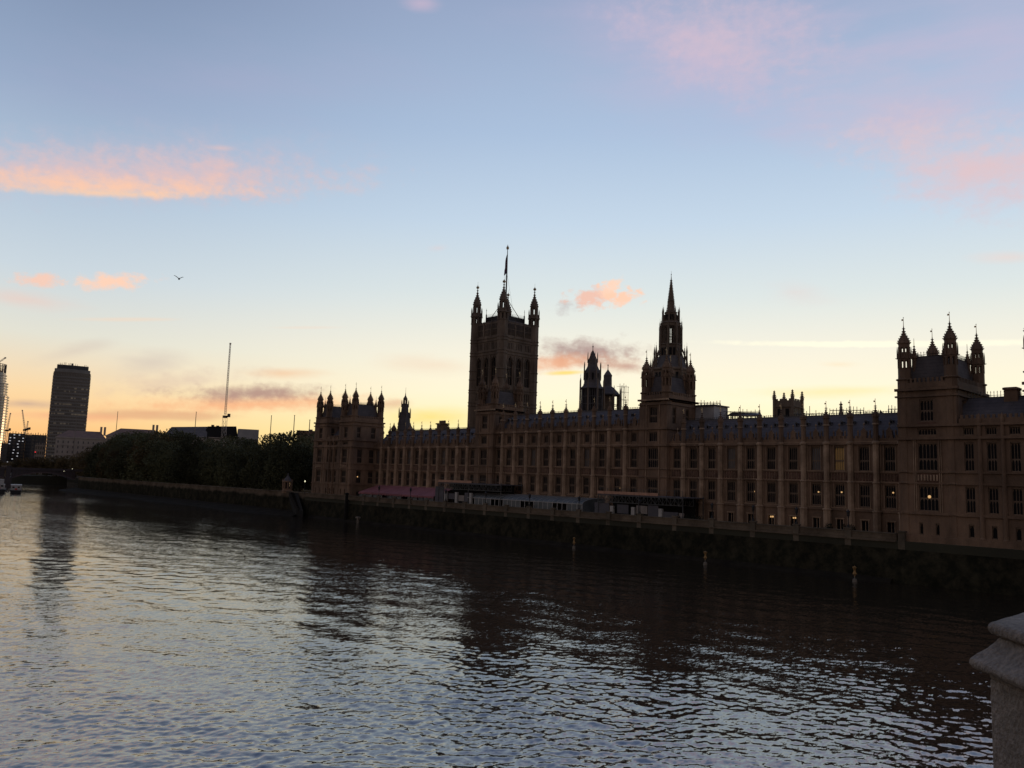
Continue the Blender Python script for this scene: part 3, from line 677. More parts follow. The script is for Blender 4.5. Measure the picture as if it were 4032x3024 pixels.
# ------------------------------------------------------------------ great square tower with flagpole
def great_tower():
    X0, Y0 = 240.0, 266.0; w = 21.6; X1, Y1 = X0+w, Y0+20.4; g = 'limestone_grey'
    root = thing('square_tower', 'huge square stone tower with four crowned corner turrets and a flagpole', 'tower', (X0+w/2, Y0+w/2, 7.0))
    wall = MB(); frE = Fr('x', X0); frN = Fr('y', Y0)
    strs = [34.0, 48.4, 49.9, 54.5, 55.7, 71.6, 73.0, 77.8, 79.2]
    for fr, a0, a1 in ((frE, Y0, Y1), (frN, X0, X1)):
        ops = []; L_ = a1-a0; a = a0+2.6; b = a1-2.6; k = (b-a)/3
        for i in range(3):
            c = a+k*(i+.5); ops.append((c-1.65, c+1.65, 57.5, 70.3))
            for j in range(4): q = c-1.5+j*1.0; ops.append((q-.22, q+.22, 73.9, 76.9))
            for j in range(3): q = c-1.2+j*1.2; ops.append((q-.3, q+.3, 50.7, 53.9))
        s0 = a0 if fr is frE else a0+.9
        facewall(wall, fr, s0, a1, 40.0, 79.2, ops, .9)
        for i in range(3):
            c = a+k*(i+.5)
            for q in (-1, 1):   # pointed heads
                pts = [(c+q*1.65, 70.3), (c+q*1.65, 67.3), (c+q*1.2, 68.9), (c, 70.3)]
                if fr is frE: wall.prism(pts, 'x', X0+.25, X0+.8, 0)
                else: wall.prism(pts, 'y', Y0+.25, Y0+.8, 0)
            # hood mould
            for q in (-1, 1):
                p = [(c+q*1.95, 66.8), (c+q*1.6, 69.2), (c, 71.0)]
                for u, v in zip(p, p[1:]):
                    if fr is frE: wall.beam((X0-.1, u[0], u[1]), (X0-.1, v[0], v[1]), .25, m=1)
                    else: wall.beam((u[0], Y0-.1, u[1]), (v[0], Y0-.1, v[1]), .25, m=1)
        for i in range(4):
            c = a+k*i; fr.box(wall, c-.28, c+.28, -.35, 0, 50.0, 71.0, 1)
        for z in strs: fr.box(wall, a0-.1, a1+.1, -.32, .05, z-.18, z+.18, 1)
    wall.box(X0+.9, X1, Y0+.9, Y1, 7.0, 79.2, 0); wall.box(X0, X0+.9, Y0, Y1, 7.0, 40.0, 0); wall.box(X0+.9, X1, Y0, Y0+.9, 7.0, 40.0, 0)
    child('wall', wall, [g, 'limestone_grey'], root)
    for fr, a0, a1 in ((frE, Y0, Y1), (frN, X0, X1)):
        a = a0+2.6; b = a1-2.6; k = (b-a)/3
        for i in range(3):
            c = a+k*(i+.5); mb = MB()
            mb.add([(.8, -1.65, 0), (.8, 1.65, 0), (.8, 1.65, 12.8), (.8, -1.65, 12.8)], [(0, 3, 2, 1)], 1)
            for q in (-.55, .55): mb.box(.5, .78, q-.08, q+.08, 0, 12.0, 0)
            for zz in (4.2, 8.2): mb.box(.55, .79, -1.65, 1.65, zz-.12, zz+.12, 0)
            if 'vt' not in WIN: WIN['vt'] = mb.mesh('window', ['limestone_grey', 'glass_dark'])
            inst('window', WIN['vt'], root, fr.loc(c, 0, 57.5), fr.rz)
    # pierced parapet
    p = MB()
    for fr, a, b in ((frE, Y0+2.5, Y1-2.5), (frN, X0+2.5, X1-2.5)):
        fr.box(p, a, b, .0, .5, 79.3, 80.3, 0); fr.box(p, a, b, .1, .4, 85.7, 86.4, 0); fr.box(p, a, b, .1, .4, 83.0, 83.3, 0)
        t = a
        while t < b: fr.box(p, t, t+.22, .08, .42, 80.3, 85.7, 0); t += .78
        n = 3; k = (b-a)/n
        for i in range(n+1):
            c = a+k*i; x, y, _ = fr.loc(c, .1, 0); p.lathe(x, y, [(79.5, .42), (86.6, .36), (87.4, .05), (88.2, .03)], 4)
        t = a
        while t < b: x, y, _ = fr.loc(t, .25, 0); p.lathe(x, y, [(86.4, .2), (86.9, .22), (87.2, .02)], 4); t += .8
    p.box(X0+.5, X1-.2, Y0+.5, Y1-.2, 79.2, 82.0, 0)
    child('parapet', p, [g], root)
    rf = MB(); rf.box(X0+2.4, X1-2.4, Y0+2.4, Y1-2.4, 82.0, 87.4, 0)
    rf.add([(X0+2.4, Y0+2.4, 87.4), (X1-2.4, Y0+2.4, 87.4), (X1-2.4, Y1-2.4, 87.4), (X0+2.4, Y1-2.4, 87.4), (X0+w/2, (Y0+Y1)/2, 91.0)], [(0, 1, 4), (1, 2, 4), (2, 3, 4), (3, 0, 4)], 0)
    child('roof', rf, ['lead'], root)
    ir = MB()
    a0, a1 = 4.2, w-4.2
    for s0, s1, o in ((Y0+a0, Y1-a0, X0+a0), ): cresting(ir, 'y', s0, s1, o, 90.2, .7, 1.5)
    for s0, s1, o in ((X0+a0, X0+a1, Y0+a0), ): cresting(ir, 'x', s0, s1, o, 90.2, .7, 1.5)
    ir.box(X0+a0, X0+a1, Y0+a0, Y0+a0+.3, 87.2, 90.2); ir.box(X0+a0, X0+a0+.3, Y0+a0+.3, Y1-a0, 87.2, 90.2)
    for x, y in ((X0+a0, Y1-a0), (X0+a1, Y0+a0), (X0+a0, Y0+a0)):
        ir.lathe(x, y, [(86, .35), (91.5, .3), (92.0, .1), (94.6, .06)], 4); ir.cb(x, y, 93.6, .1, .6, .1); ir.cb(x, y, 93.6, .6, .1, .1)
    # four iron legs of the flagpole
    cx, cy = X0+w/2, (Y0+Y1)/2
    for sx, sy in ((-1, -1), (1, -1), (1, 1), (-1, 1)): ir.beam((cx+sx*6, cy+sy*6, 87.5), (cx+sx*.5, cy+sy*.5, 99.5), .3, .2)
    child('roof_ironwork', ir, ['iron'], root)
    mb = MB(); r = 2.55
    for z0, z1 in ((7.0, 86.9),): mb.lathe(0, 0, [(z0, r), (z1, r)])
    for z in strs+[86.9, 60.5, 64.5]: mb.lathe(0, 0, [(z-.25, r), (z-.1, r*1.09), (z+.15, r*1.09), (z+.28, r)])
    openstage(mb, 0, 0, r*.96, 86.9, 89.9, post=.66)
    mb.lathe(0, 0, [(89.9, r*.98), (90.2, r*1.15), (90.5, r*1.15), (90.8, r*.95), (92.2, r*.95)])
    for i in range(8):
        a = math.pi/8+i*math.pi/4; x, y = r*math.cos(a), r*math.sin(a); mb.lathe(x, y, [(90.2, .3), (93.4, .24), (94.8, .03)], 4); mb.beam((x, y, 90.4), (x*1.2, y*1.2, 90.5), .2)
    openstage(mb, 0, 0, r*.72, 92.2, 95.4, post=.44)
    ogee(mb, 95.4, r*.68, 105.0, 107.3, .34, True)
    me = mb.mesh('corner_turret', [g, 'gilding'])
    for x, y in ((X0+1.0, Y0+1.0), (X1-1.0, Y0+1.0), (X0+1.0, Y1-1.0), (X1-1.0, Y1-1.0)): inst('corner_turret', me, root, (x, y, 0))
    # flagpole and flag
    fp = thing('flagpole', 'very tall flagpole with a gilt crown on top of the great square tower', 'flagpole', (cx, cy, 98))
    q = MB(); q.lathe(cx, cy, [(91.0, .42), (110, .33), (123.5, .16)], 8); child('pole', q, ['iron_blue'], fp)
    q = MB(); q.lathe(cx, cy, [(123.5, .15), (123.7, .6), (124.4, .72), (125.0, .4), (125.3, .1), (125.6, .2), (125.9, .03)], 8); child('crown', q, ['gilding'], fp)
    q = MB()
    for sx, sy in ((-1, 1), (1, -1)): q.beam((cx, cy, 112.5), (cx+sx*2.6, cy+sy*2.6, 93), .05)
    child('stay', q, ['iron_blue'], fp)
    # limp flag hanging down the pole
    fl = MB(); n = 14; vs = []; fs = []
    for i in range(n+1):
        t = i/n; z = 121.0-t*9.0; wd = .15+1.0*math.sin(math.pi*min(1, t*1.1)*.62)+(.2 if t > .7 else 0)
        for j in range(5):
            s = j/4; fold = .22*math.sin(j*2.2+i*.6)*s
            x = cx-.17-s*wd*.35+fold; y = cy+.12+s*wd*.75+fold*.5; vs.append((x, y, z-s*1.2*t))
    for i in range(n):
        for j in range(4): a = i*5+j; fs.append((a, a+1, a+6, a+5))
    fl.add(vs, fs)
    f = solo('flag', fl, ['flag_cloth'], 'limp dark flag hanging down the pole above the great tower', 'flag')
    so_ = f.modifiers.new('thickness', 'SOLIDIFY'); so_.thickness = .06
great_tower()

# ------------------------------------------------------------------ central lantern and spire
def lantern_spire():
    x, y, _ = at(2643, 1100, 314); g = 'limestone_grey'
    root = thing('spire_tower', 'tall octagonal stone lantern tower ending in a slender crocketed spire', 'spire', (x, y, 7.0))
    def oct_(nm, prof, mats=(g, 'glass_dark'), fn=None):
        mb = MB(); mb.lathe(x, y, prof)
        if fn: fn(mb)
        return child(nm, mb, list(mats), root)
    def ribs(mb, r, z0, z1, w, m=0, n=8, top=0):
        for i in range(n):
            a = math.pi/8+i*math.pi/4; px_, py_ = x+r*math.cos(a), y+r*math.sin(a)
            mb.lathe(px_, py_, [(z0, w), (z1, w*.8)]+([(z1+top*.5, w*.5), (z1+top, .04), (z1+top+1.6, .03)] if top else []), 4)
    def panes(mb, r, z0, z1, k, pr=.06):
        for i in range(8):
            a = i*math.pi/4; ap = r*math.cos(math.pi/8)+pr
            for j in range(k):
                s = (j-(k-1)/2)*(r*.62/k)
                cx_, cy_ = x+ap*math.cos(a)-s*math.sin(a), y+ap*math.sin(a)+s*math.cos(a)
                u = Vector((-math.sin(a), math.cos(a), 0))*(r*.2/k); n_ = Vector((math.cos(a), math.sin(a), 0))*.05
                c0 = Vector((cx_, cy_, z0)); vs = []
                for zz in (z0, z1):
                    for su, sn in ((-1, -1), (1, -1), (1, 1), (-1, 1)): q = c0+u*su+n_*sn; vs.append((q.x, q.y, zz))
                mb.add(vs, [(0, 3, 2, 1), (4, 5, 6, 7), (0, 1, 5, 4), (1, 2, 6, 5), (2, 3, 7, 6), (3, 0, 4, 7)], 1)
    oct_('lower_drum', [(7.0, 10.0), (34, 10.0), (34.5, 7.6), (51, 7.4), (51.3, 7.9), (51.8, 7.9), (52.2, 7.3), (58.4, 7.1), (58.7, 7.6), (59.2, 7.6), (59.6, 7.0)],
         fn=lambda mb: (panes(mb, 7.3, 44, 50, 3), panes(mb, 7.15, 53, 57.6, 3), ribs(mb, 7.7, 44, 60, .45, top=3.5)))
    oct_('drum_roof', [(59.6, 6.4), (62.0, 5.6), (64.2, 4.9)], ('lead', g), lambda mb: (crockets(mb, x, y, [(59.8, 6.4), (64, 4.9)], 8, .5, .9, 1)))
    oct_('upper_drum', [(62.0, 4.6), (68.4, 4.35), (68.7, 4.7), (69.1, 4.3)], fn=lambda mb: (panes(mb, 4.5, 64.5, 67.4, 2)))
    mb = MB(); openstage(mb, x, y, 3.75, 69.1, 76.6, post=.62); mb.lathe(x, y, [(76.0, 3.7), (77.0, 3.75), (77.3, 4.0), (77.7, 3.6)])
    for i in range(8):
        a = i*math.pi/4; ap = 3.5*math.cos(math.pi/8)
        for s in (-.45, .0, .45):
            mb.beam((x+ap*math.cos(a)-s*math.sin(a), y+ap*math.sin(a)+s*math.cos(a), 69.1), (x+ap*math.cos(a)-s*math.sin(a), y+ap*math.sin(a)+s*math.cos(a), 76.2), .12)
        for zz in (71.6, 72.6): mb.beam((x+ap*math.cos(a)-1.1*math.sin(a), y+ap*math.sin(a)+1.1*math.cos(a), zz), (x+ap*math.cos(a)+1.1*math.sin(a), y+ap*math.sin(a)-1.1*math.cos(a), zz), .16)
    child('open_lantern', mb, [g], root)
    oct_('spire', [(77.6, 2.75), (81.2, 2.35), (81.5, 2.6), (81.7, 2.5), (81.8, 1.65), (86.0, 1.25), (86.2, 1.5), (86.5, 1.2), (94.0, .28), (94.4, .5), (94.7, .2), (96.6, .07), (96.8, .22), (97.1, .05), (98.2, .03)],
         fn=lambda mb: (crockets(mb, x, y, [(81.8, 1.65), (86, 1.25)], 8, .26, .6), crockets(mb, x, y, [(86.5, 1.2), (94, .28)], 8, .26, .6), ribs(mb, 2.75, 77.6, 80.5, .3), panes(mb, 2.6, 78.4, 80.6, 2, .05)))
    pm = MB(); pm.lathe(0, 0, [(0, .55), (10.5, .45), (10.7, .6), (11.0, .45), (14.5, .05), (16.0, .03)]); crockets(pm, 0, 0, [(11, .45), (14.2, .1)], 4, .25, .6)
    pme = pm.mesh('pinnacle', [g])
    for i in range(8):
        a = math.pi/8+i*math.pi/4
        for r_, z_, s_ in ((4.25, 66.0, .80), (3.3, 76.0, .50), (6.3, 57.5, .72), (8.0, 49.5, .78)):
            o = inst('pinnacle', pme, root, (x+r_*math.cos(a), y+r_*math.sin(a), z_)); o.scale = (s_, s_, s_*1.05)
    fb = MB()
    for i in range(8):
        a = math.pi/8+i*math.pi/4; c_, s_ = math.cos(a), math.sin(a)
        for zz in (70.5, 75.2): fb.beam((x+3.6*c_, y+3.6*s_, zz+.4), (x+4.3*c_, y+4.3*s_, zz), .22)
        fb.beam((x+4.5*c_, y+4.5*s_, 67.0), (x+6.3*c_, y+6.3*s_, 62.5), .45)
    child('flying_buttresses', fb, [g], root)
lantern_spire()

# ------------------------------------------------------------------ ventilation towers behind the middle range
def vent_tower(px_, r, z0, prof, tips, label, open_from=None, group='slate ventilation turrets behind the middle range'):
    x, y, _ = at(px_, 1500, r); root = thing('roof_turret', label, 'roof turret', (x, y, z0), group)
    mb = MB(); mb.lathe(x, y, prof); child('roof', mb, ['slate'], root)
    return root, x, y
root, x, y = vent_tower(2332, 254, 28, [(44.3, 3.9), (44.6, 3.9), (45.2, 3.2), (46.3, 2.75), (50.0, 2.6), (51.2, 1.9), (51.8, 1.65), (53.6, 1.55), (54.2, 1.25), (56.4, .35), (56.8, .12), (57.6, .1), (57.9, .25), (58.3, .06), (59.0, .03)], None,
             'taller slate ventilation turret with conical cap, behind the middle range')
mb = MB(); mb.lathe(x, y, [(28, 4.3), (37.2, 3.9), (37.4, 3.6)], 8); child('base', mb, ['slate'], root)
mb = MB(); mb.lathe(x, y, [(37.4, 3.1), (44.3, 3.1)], 8, m=1)
for i in range(8):
    a = math.pi/8+i*math.pi/4
    mb.lathe(x+3.3*math.cos(a), y+3.3*math.sin(a), [(37.4, .28), (44.3, .28)], 4)
    for z in (39.6, 41.9):
        b_ = a+math.pi/4; mb.beam((x+3.25*math.cos(a), y+3.25*math.sin(a), z), (x+3.25*math.cos(b_), y+3.25*math.sin(b_), z), .16)
    for k in (.25, .5, .75):
        b_ = a+math.pi/4; xx = x+3.15*(math.cos(a)*(1-k)+math.cos(b_)*k); yy = y+3.15*(math.sin(a)*(1-k)+math.sin(b_)*k); mb.beam((xx, yy, 37.4), (xx, yy, 44.3), .12)
child('louvre_stage', mb, ['lead', 'glass_dark'], root)
for i in range(8):
    a = math.pi/8+i*math.pi/4; c_, s_ = math.cos(a), math.sin(a)
    for prof in ((4.0, [(36, .24), (47.0, .18), (47.8, .03), (49, .03)]), (2.75, [(47.6, .2), (52.0, .14), (53.0, .03)]), (1.65, [(52.8, .14), (55.2, .1), (56.2, .02)])):
        mb = MB(); mb.lathe(x+prof[0]*c_, y+prof[0]*s_, prof[1], 4); child('pinnacle', mb, ['limestone_grey'], root)
    a = i*math.pi/4; c_, s_ = math.cos(a), math.sin(a); mb = MB(); mb.cb(x+2.42*c_, y+2.42*s_, 48.2, .5, .5, 2.2); child('louvre', mb, ['glass_dark'], root)
root, x, y = vent_tower(2393, 265, 28, [(43.6, 4.2), (43.9, 4.2), (45.0, 3.2), (46.2, 2.0), (46.6, 1.45), (49.6, 1.38), (50.2, 1.5), (51.0, 1.0), (51.6, .55), (52.2, .15), (53.4, .1), (53.6, .22), (54, .03)], None,
             'shorter slate ventilation turret with open columns, right behind the taller one')
mb = MB(); mb.lathe(x, y, [(28, 4.3), (38.2, 4.1), (38.5, 3.9)], 8); child('base', mb, ['slate'], root)
mb = MB()
for i in range(8):
    a = math.pi/8+i*math.pi/4; mb.lathe(x+3.8*math.cos(a), y+3.8*math.sin(a), [(38.4, .36), (43.7, .36)], 4, m=0)
    b_ = a+math.pi/4; mb.beam((x+3.8*math.cos(a), y+3.8*math.sin(a), 40.4), (x+3.8*math.cos(b_), y+3.8*math.sin(b_), 40.4), .2)
    mb.lathe(x+4.6*math.cos(a), y+4.6*math.sin(a), [(36, .22), (45.6, .16), (46.6, .03)], 4)
mb.lathe(x, y, [(38.4, 1.7), (43.7, 1.7)], 8)
child('column_stage', mb, ['limestone_grey'], root)
sc = MB(); sx_, sy_, _ = at(2445, 1570, 262)
for i in range(3):
    for j in range(2):
        xx, yy = sx_+i*1.1-.6, sy_-j*1.6; sc.beam((xx, yy, 36 if i == 0 else 39.5), (xx, yy, 47.2-i*.4), .1)
for z in (39.6, 42.0, 44.4, 46.2):
    for j in range(2): sc.beam((sx_-2.2, sy_-j*1.6, z), (sx_+2.0, sy_-j*1.6, z), .09)
solo('scaffolding', sc, ['scaffold_tube'], 'small frame of scaffolding tubes at the right side of the shorter ventilation turret', 'scaffolding', 'scaffolding on the palace roofs')

# ------------------------------------------------------------------ small spires, chimneys and towers on the roofs
X_ = 165.5; yy, _ = onX(1591, 1680, X_); root = thing('roof_turret', 'slender ventilation turret tapering to an open lantern, on the low range beside the far pavilion', 'roof turret', (X_, yy, 27))
mb = MB(); mb.lathe(X_, yy, [(26.5, 3.4), (30.5, 2.7), (31.5, 2.35), (37.2, 1.85), (37.4, 1.9), (37.6, 1.35), (40.2, 1.1), (40.4, 1.25), (40.6, .75)]); child('roof', mb, ['slate'], root)
mb = MB(); openstage(mb, X_, yy, .75, 40.6, 42.0, post=.12); mb.lathe(X_, yy, [(42.0, .7), (42.3, .8), (43.4, .2), (44.5, .06), (46.3, .03)]); child('lantern', mb, ['limestone_grey'], root)
for i in range(8):
    a = math.pi/8+i*math.pi/4
    for q, pr_ in ((2.1, [(35.5, .15), (38.4, .1), (39.2, .02)]), (1.3, [(39.3, .12), (41.2, .08), (41.9, .02)])):
        mb = MB(); mb.lathe(X_+q*math.cos(a), yy+q*math.sin(a), pr_, 4); child('pinnacle', mb, ['limestone_grey'], root)
for px_, py_, lab in ((1552, 1664, 'small stone chimney turret just left of the slender roof turret'), (1617, 1665, 'small stone chimney turret just right of the slender roof turret')):
    yy, zz = onX(px_, py_, 162.5); mb = MB(); mb.lathe(162.5, yy, [(27, .85), (zz-2.6, .8), (zz-2.5, 1.05), (zz-2.2, 1.05), (zz-1.6, .7), (zz-.9, .25), (zz, .05)])
    solo('chimney_turret', mb, ['limestone'], lab, 'chimney', 'chimney turrets on the low range')
yy, zz = onX(1743, 1656, 162.5)
mb = MB(); mb.box(161.2, 163.8, yy-2.1, yy+2.1, 27, zz-2.5); mb.box(161.5, 163.5, yy-1.7, yy+1.7, zz-2.5, zz-1.3); mb.box(161.2, 163.8, yy-2.0, yy+2.0, zz-1.3, zz-.9)
for k in (-1.1, 0, 1.1): mb.lathe(162.5, yy+k, [(zz-.9, .42), (zz, .38)])
solo('chimney_stack', mb, ['limestone'], 'broad stone chimney stack on the low range, left of the great tower', 'chimney')

def church_tower():
    r = 262; x0, y0, _ = at(3104, 1650, r); cx, cy = x0, y0; a = 3.0
    root = thing('church_tower', 'dark battlemented church tower with four pinnacles seen over the near range roof', 'tower', (cx, cy, 7))
    z = lambda py: at(3085, py, r)[2]
    mb = MB(); mb.box(cx-a, cx+a, cy-a, cy+a, 7, z(1580), 0); mb.box(cx-a-.3, cx+a+.3, cy-a-.3, cy+a+.3, z(1606), z(1602), 0)
    for i in range(4):
        mb.box(cx-a-.02+.4+i*1.5, cx-a+1.2+i*1.5, cy-a-.01, cy-a+.3, z(1580), z(1573), 0); mb.box(cx-a-.01, cx-a+.3, cy-a+.4+i*1.5, cy-a+1.2+i*1.5, z(1580), z(1573), 0)
    child('tower_walls', mb, ['limestone_grey'], root)
    for s in (-1.3, 1.3):
        for q in (0, 1):
            mb = MB()
            if q: mb.box(cx-a-.06, cx-a+.1, cy+s-.6, cy+s+.6, z(1650), z(1612))
            else: mb.box(cx+s-.6, cx+s+.6, cy-a-.06, cy-a+.1, z(1650), z(1612))
            child('window', mb, ['glass_dark'], root)
    pm = MB(); zb = z(1640); zt = z(1539)
    pm.lathe(0, 0, [(7, .52), (z(1575), .48), (z(1574), .6), (z(1568), .52), (zt-.8, .18), (zt-.5, .4), (zt, .05)]); crockets(pm, 0, 0, [(z(1568), .62), (zt-.8, .18)], 8, .24, .5)
    pme = pm.mesh('pinnacle', ['limestone_grey'])
    for sx, sy in ((-1, -1), (1, -1), (1, 1), (-1, 1)): inst('pinnacle', pme, root, (cx+sx*a, cy+sy*a, 0))
church_tower()
# lone pinnacle behind the near range
x, y, z = at(3311, 1579, 235); mb = MB(); mb.lathe(x, y, [(20, .8), (z-4.2, .7), (z-4, .9), (z-3.6, .55), (z-1.2, .2), (z-.9, .55), (z-.7, .2), (z, .05)]); crockets(mb, x, y, [(z-3.6, .55), (z-1.2, .2)], 8, .2, .4)
solo('stone_pinnacle', mb, ['limestone_grey'], 'single stone pinnacle standing in the scaffolding behind the near range roof', 'pinnacle')

# roof works on the near range
def scaffold(x0p, x1p, ytop, ybase, r, label, seed, deck=None, n=10, tall=()):
    rng = random.Random(seed); sc = MB(); a = at(x0p, ybase, r); b = at(x1p, ybase, r); zt = at((x0p+x1p)/2, ytop, r)[2]; zb = a[2]-2
    for i in range(n+1):
        t = i/n; x = a[0]+(b[0]-a[0])*t; y = a[1]+(b[1]-a[1])*t; h = zt+rng.uniform(-.5, .3)+(1.6 if i in tall else 0)
        sc.beam((x, y, zb), (x, y, h), .10); sc.beam((x+1.2, y+.6, zb), (x+1.2, y+.6, h-.7), .10); sc.beam((x, y, zt-1), (x+1.2, y+.6, zt-1), .08)
    for k in (.35, .6, .85):
        z = zb+(zt-zb)*k; sc.beam((a[0], a[1], z), (b[0], b[1], z), .09); sc.beam((a[0]+1.2, a[1]+.6, z), (b[0]+1.2, b[1]+.6, z), .08)
    if deck: z = zb+(zt-zb)*.55; sc.beam((a[0]+.6, a[1]+.3, z), (b[0]+.6, b[1]+.3, z), .35, m=1)
    for i in range(0, n, 2):
        t = i/n; u = (i+1)/n; sc.beam((a[0]+(b[0]-a[0])*t, a[1]+(b[1]-a[1])*t, zb+(zt-zb)*.35), (a[0]+(b[0]-a[0])*u, a[1]+(b[1]-a[1])*u, zb+(zt-zb)*.85), .07)
    solo('scaffolding', sc, ['scaffold_tube', 'plywood'], label, 'scaffolding', 'scaffolding on the palace roofs')
scaffold(2748, 2835, 1578, 1602, 205, 'guard rails on top of the pale roof cabin right of the square river tower', 1, n=7)
scaffold(2845, 2990, 1612, 1640, 200, 'low scaffold poles above the flat canopy on the near range roof', 2, n=9)
scaffold(3128, 3250, 1618, 1655, 200, 'low line of scaffold rails between the church tower and the lone pinnacle', 3, n=10, tall=(5,))
scaffold(3268, 3402, 1603, 1650, 205, 'largest box of scaffolding, around the lone stone pinnacle', 4, True, n=10)
scaffold(3400, 3460, 1618, 1650, 203, 'dense scaffold lattice left of the small gabled cover', 5, True, n=8)
scaffold(3500, 3550, 1598, 1645, 203, 'tall scaffold poles close against the near pavilion', 6, n=4)
x, y, z = at(2790, 1602, 200); x2, y2, _ = at(2834, 1602, 200)
mb = MB(); mb.box(x-2, x+4, min(y, y2)-.6, max(y, y2)+2.4, 27, z, 0); mb.box(x-2.4, x+4.3, min(y, y2)-.9, max(y, y2)+2.7, z, z+.3, 1)
solo('roof_cabin', mb, ['sheeting', 'hoarding_grey'], 'pale sheeted site cabin on the roof right of the square river tower', 'site cabin')
mb = MB(); a = at(2862, 1632, 192); b = at(2990, 1632, 192)
mb.add([(a[0], a[1], a[2]-.2), (b[0], b[1], b[2]-.2), (b[0]+5, b[1]+2, b[2]), (a[0]+5, a[1]+2, a[2]), (a[0]+.5, a[1]-1, a[2]+.5), (b[0]+.5, b[1]+1.5, b[2]+.5), (b[0]+4, b[1]+2, b[2]+.7), (a[0]+4, a[1]+1, a[2]+.7)],
       [(0, 3, 2, 1), (4, 5, 6, 7), (0, 1, 5, 4), (1, 2, 6, 5), (2, 3, 7, 6), (3, 0, 4, 7)])
for p in (a, b): mb.beam((p[0]+.6, p[1], 28), (p[0]+.6, p[1], p[2]), .2); mb.beam((p[0]+4, p[1]+1, 28), (p[0]+4, p[1]+1, p[2]), .2)
solo('roof_canopy', mb, ['hoarding_grey'], 'dark flat temporary canopy over the near range roof left of the church tower', 'canopy')
a = at(3458, 1650, 185); b = at(3535, 1650, 185); t = at(3482, 1616, 185)
mb = MB(); mb.add([(a[0]-2, a[1], a[2]-2), (b[0]-2, b[1], a[2]-2), (b[0]+4, b[1]+2, a[2]-2), (a[0]+4, a[1]+2, a[2]-2), (t[0]-2, t[1], t[2]), (t[0]+4, t[1]+2, t[2])], [(0, 1, 4), (1, 2, 5, 4), (2, 3, 5), (3, 0, 4, 5), (3, 2, 1, 0)])
solo('roof_cover', mb, ['slate'], 'small grey gabled cover on the near range roof beside the pavilion', 'roof cover')

# ------------------------------------------------------------------ river wall, terrace and ground
gd = MB(); gd.box(144.6, 6000, -400, 262, 4.0, 7.0, 0); 
gd.add([(145.6, 262, 7.9), (146, 540, 7.9), (190, 640, 7.9), (250, 1000, 7.9), (200, 6000, 7.9), (6000, 6000, 7.9), (6000, 262, 7.9)], [(0, 6, 5, 4, 3, 2, 1)], 0)
struct('ground', gd, ['ground'])
gd = MB(); gd.box(-2500, 186, 722, 1900, -3, 6.0); gd.box(186, 260, 1010, 1900, -3, 6.0); struct('far_bank', gd, ['ground'])
tp = MB(); tp.box(145.3, 155.6, 57.4, 235, 7.02, 7.3); struct('terrace_pavement', tp, ['paving'])
WP = [56.7, 66.0, 75.9, 85.0, 94.4, 103.5, 113.0, 121.9, 131.2, 139.7, 148.1, 156.6, 165.0, 173.7, 182.3, 191.0, 199.2, 207.6, 216.0, 224.4, 234.9]
root = thing('river_wall', 'long weed-stained stone river wall below the palace terrace', 'river wall', (145, 150, 0))
rw = MB(); rw.add([(143.6, -10, -3), (143.6, 262, -3), (144.75, 262, 6.9), (144.75, -10, 6.9), (145.6, -10, -3), (145.6, 262, -3), (145.6, 262, 6.9), (145.6, -10, 6.9)], [(0, 1, 2, 3), (7, 6, 5, 4), (3, 2, 6, 7), (0, 4, 5, 1), (0, 3, 7, 4), (1, 5, 6, 2)])
rw.box(144.9, 145.3, 57.6, 262, 6.9, 8.1, 0); rw.box(144.4, 145.6, 57.6, 262, 6.75, 7.02, 0)
child('masonry', rw, ['river_wall'], root)
cp = MB(); cp.box(144.78, 145.42, 57.6, 262, 8.1, 8.3); child('coping', cp, ['wall_coping'], root)
pm = MB(); pm.box(-.35, .35, -.55, .55, -1.6, 1.5); pm.box(-.45, .45, -.68, .68, 1.5, 1.72); pme = pm.mesh('pier', ['wall_coping'])
for yv in WP: inst('pier', pme, root, (144.95, yv, 7.0))
root = thing('embankment_wall', 'plain dark embankment wall below the line of trees', 'river wall', (146, 400, 0))
ew = MB()
def wallseg(mb, p, q, z0, z1, t):
    d = Vector((q[0]-p[0], q[1]-p[1], 0)).normalized(); nn = Vector((-d.y, d.x, 0))*t
    vs = [(p[0], p[1], z0), (q[0], q[1], z0), (q[0]-nn.x*-1, q[1]+nn.y, z0), (p[0]+nn.x, p[1]+nn.y, z0)]
    vs = [(p[0], p[1]), (q[0], q[1]), (q[0]-nn.x, q[1]-nn.y), (p[0]-nn.x, p[1]-nn.y)]
    mb.add([(a, b, z0) for a, b in vs]+[(a, b, z1) for a, b in vs], [(0, 3, 2, 1), (4, 5, 6, 7), (0, 1, 5, 4), (1, 2, 6, 5), (2, 3, 7, 6), (3, 0, 4, 7)])
seg = [(145.2, 262.1), (145.2, 540), (189, 640), (249, 1000)]
for p, q in zip(seg, seg[1:]): wallseg(ew, p, q, -2, 8.0, .8)
child('masonry', ew, ['river_wall'], root); cp = MB()
for p, q in zip(seg, seg[1:]): wallseg(cp, (p[0]-.15, p[1]), (q[0]-.15, q[1]), 8.0, 8.3, 1.1)
child('coping', cp, ['wall_coping'], root)
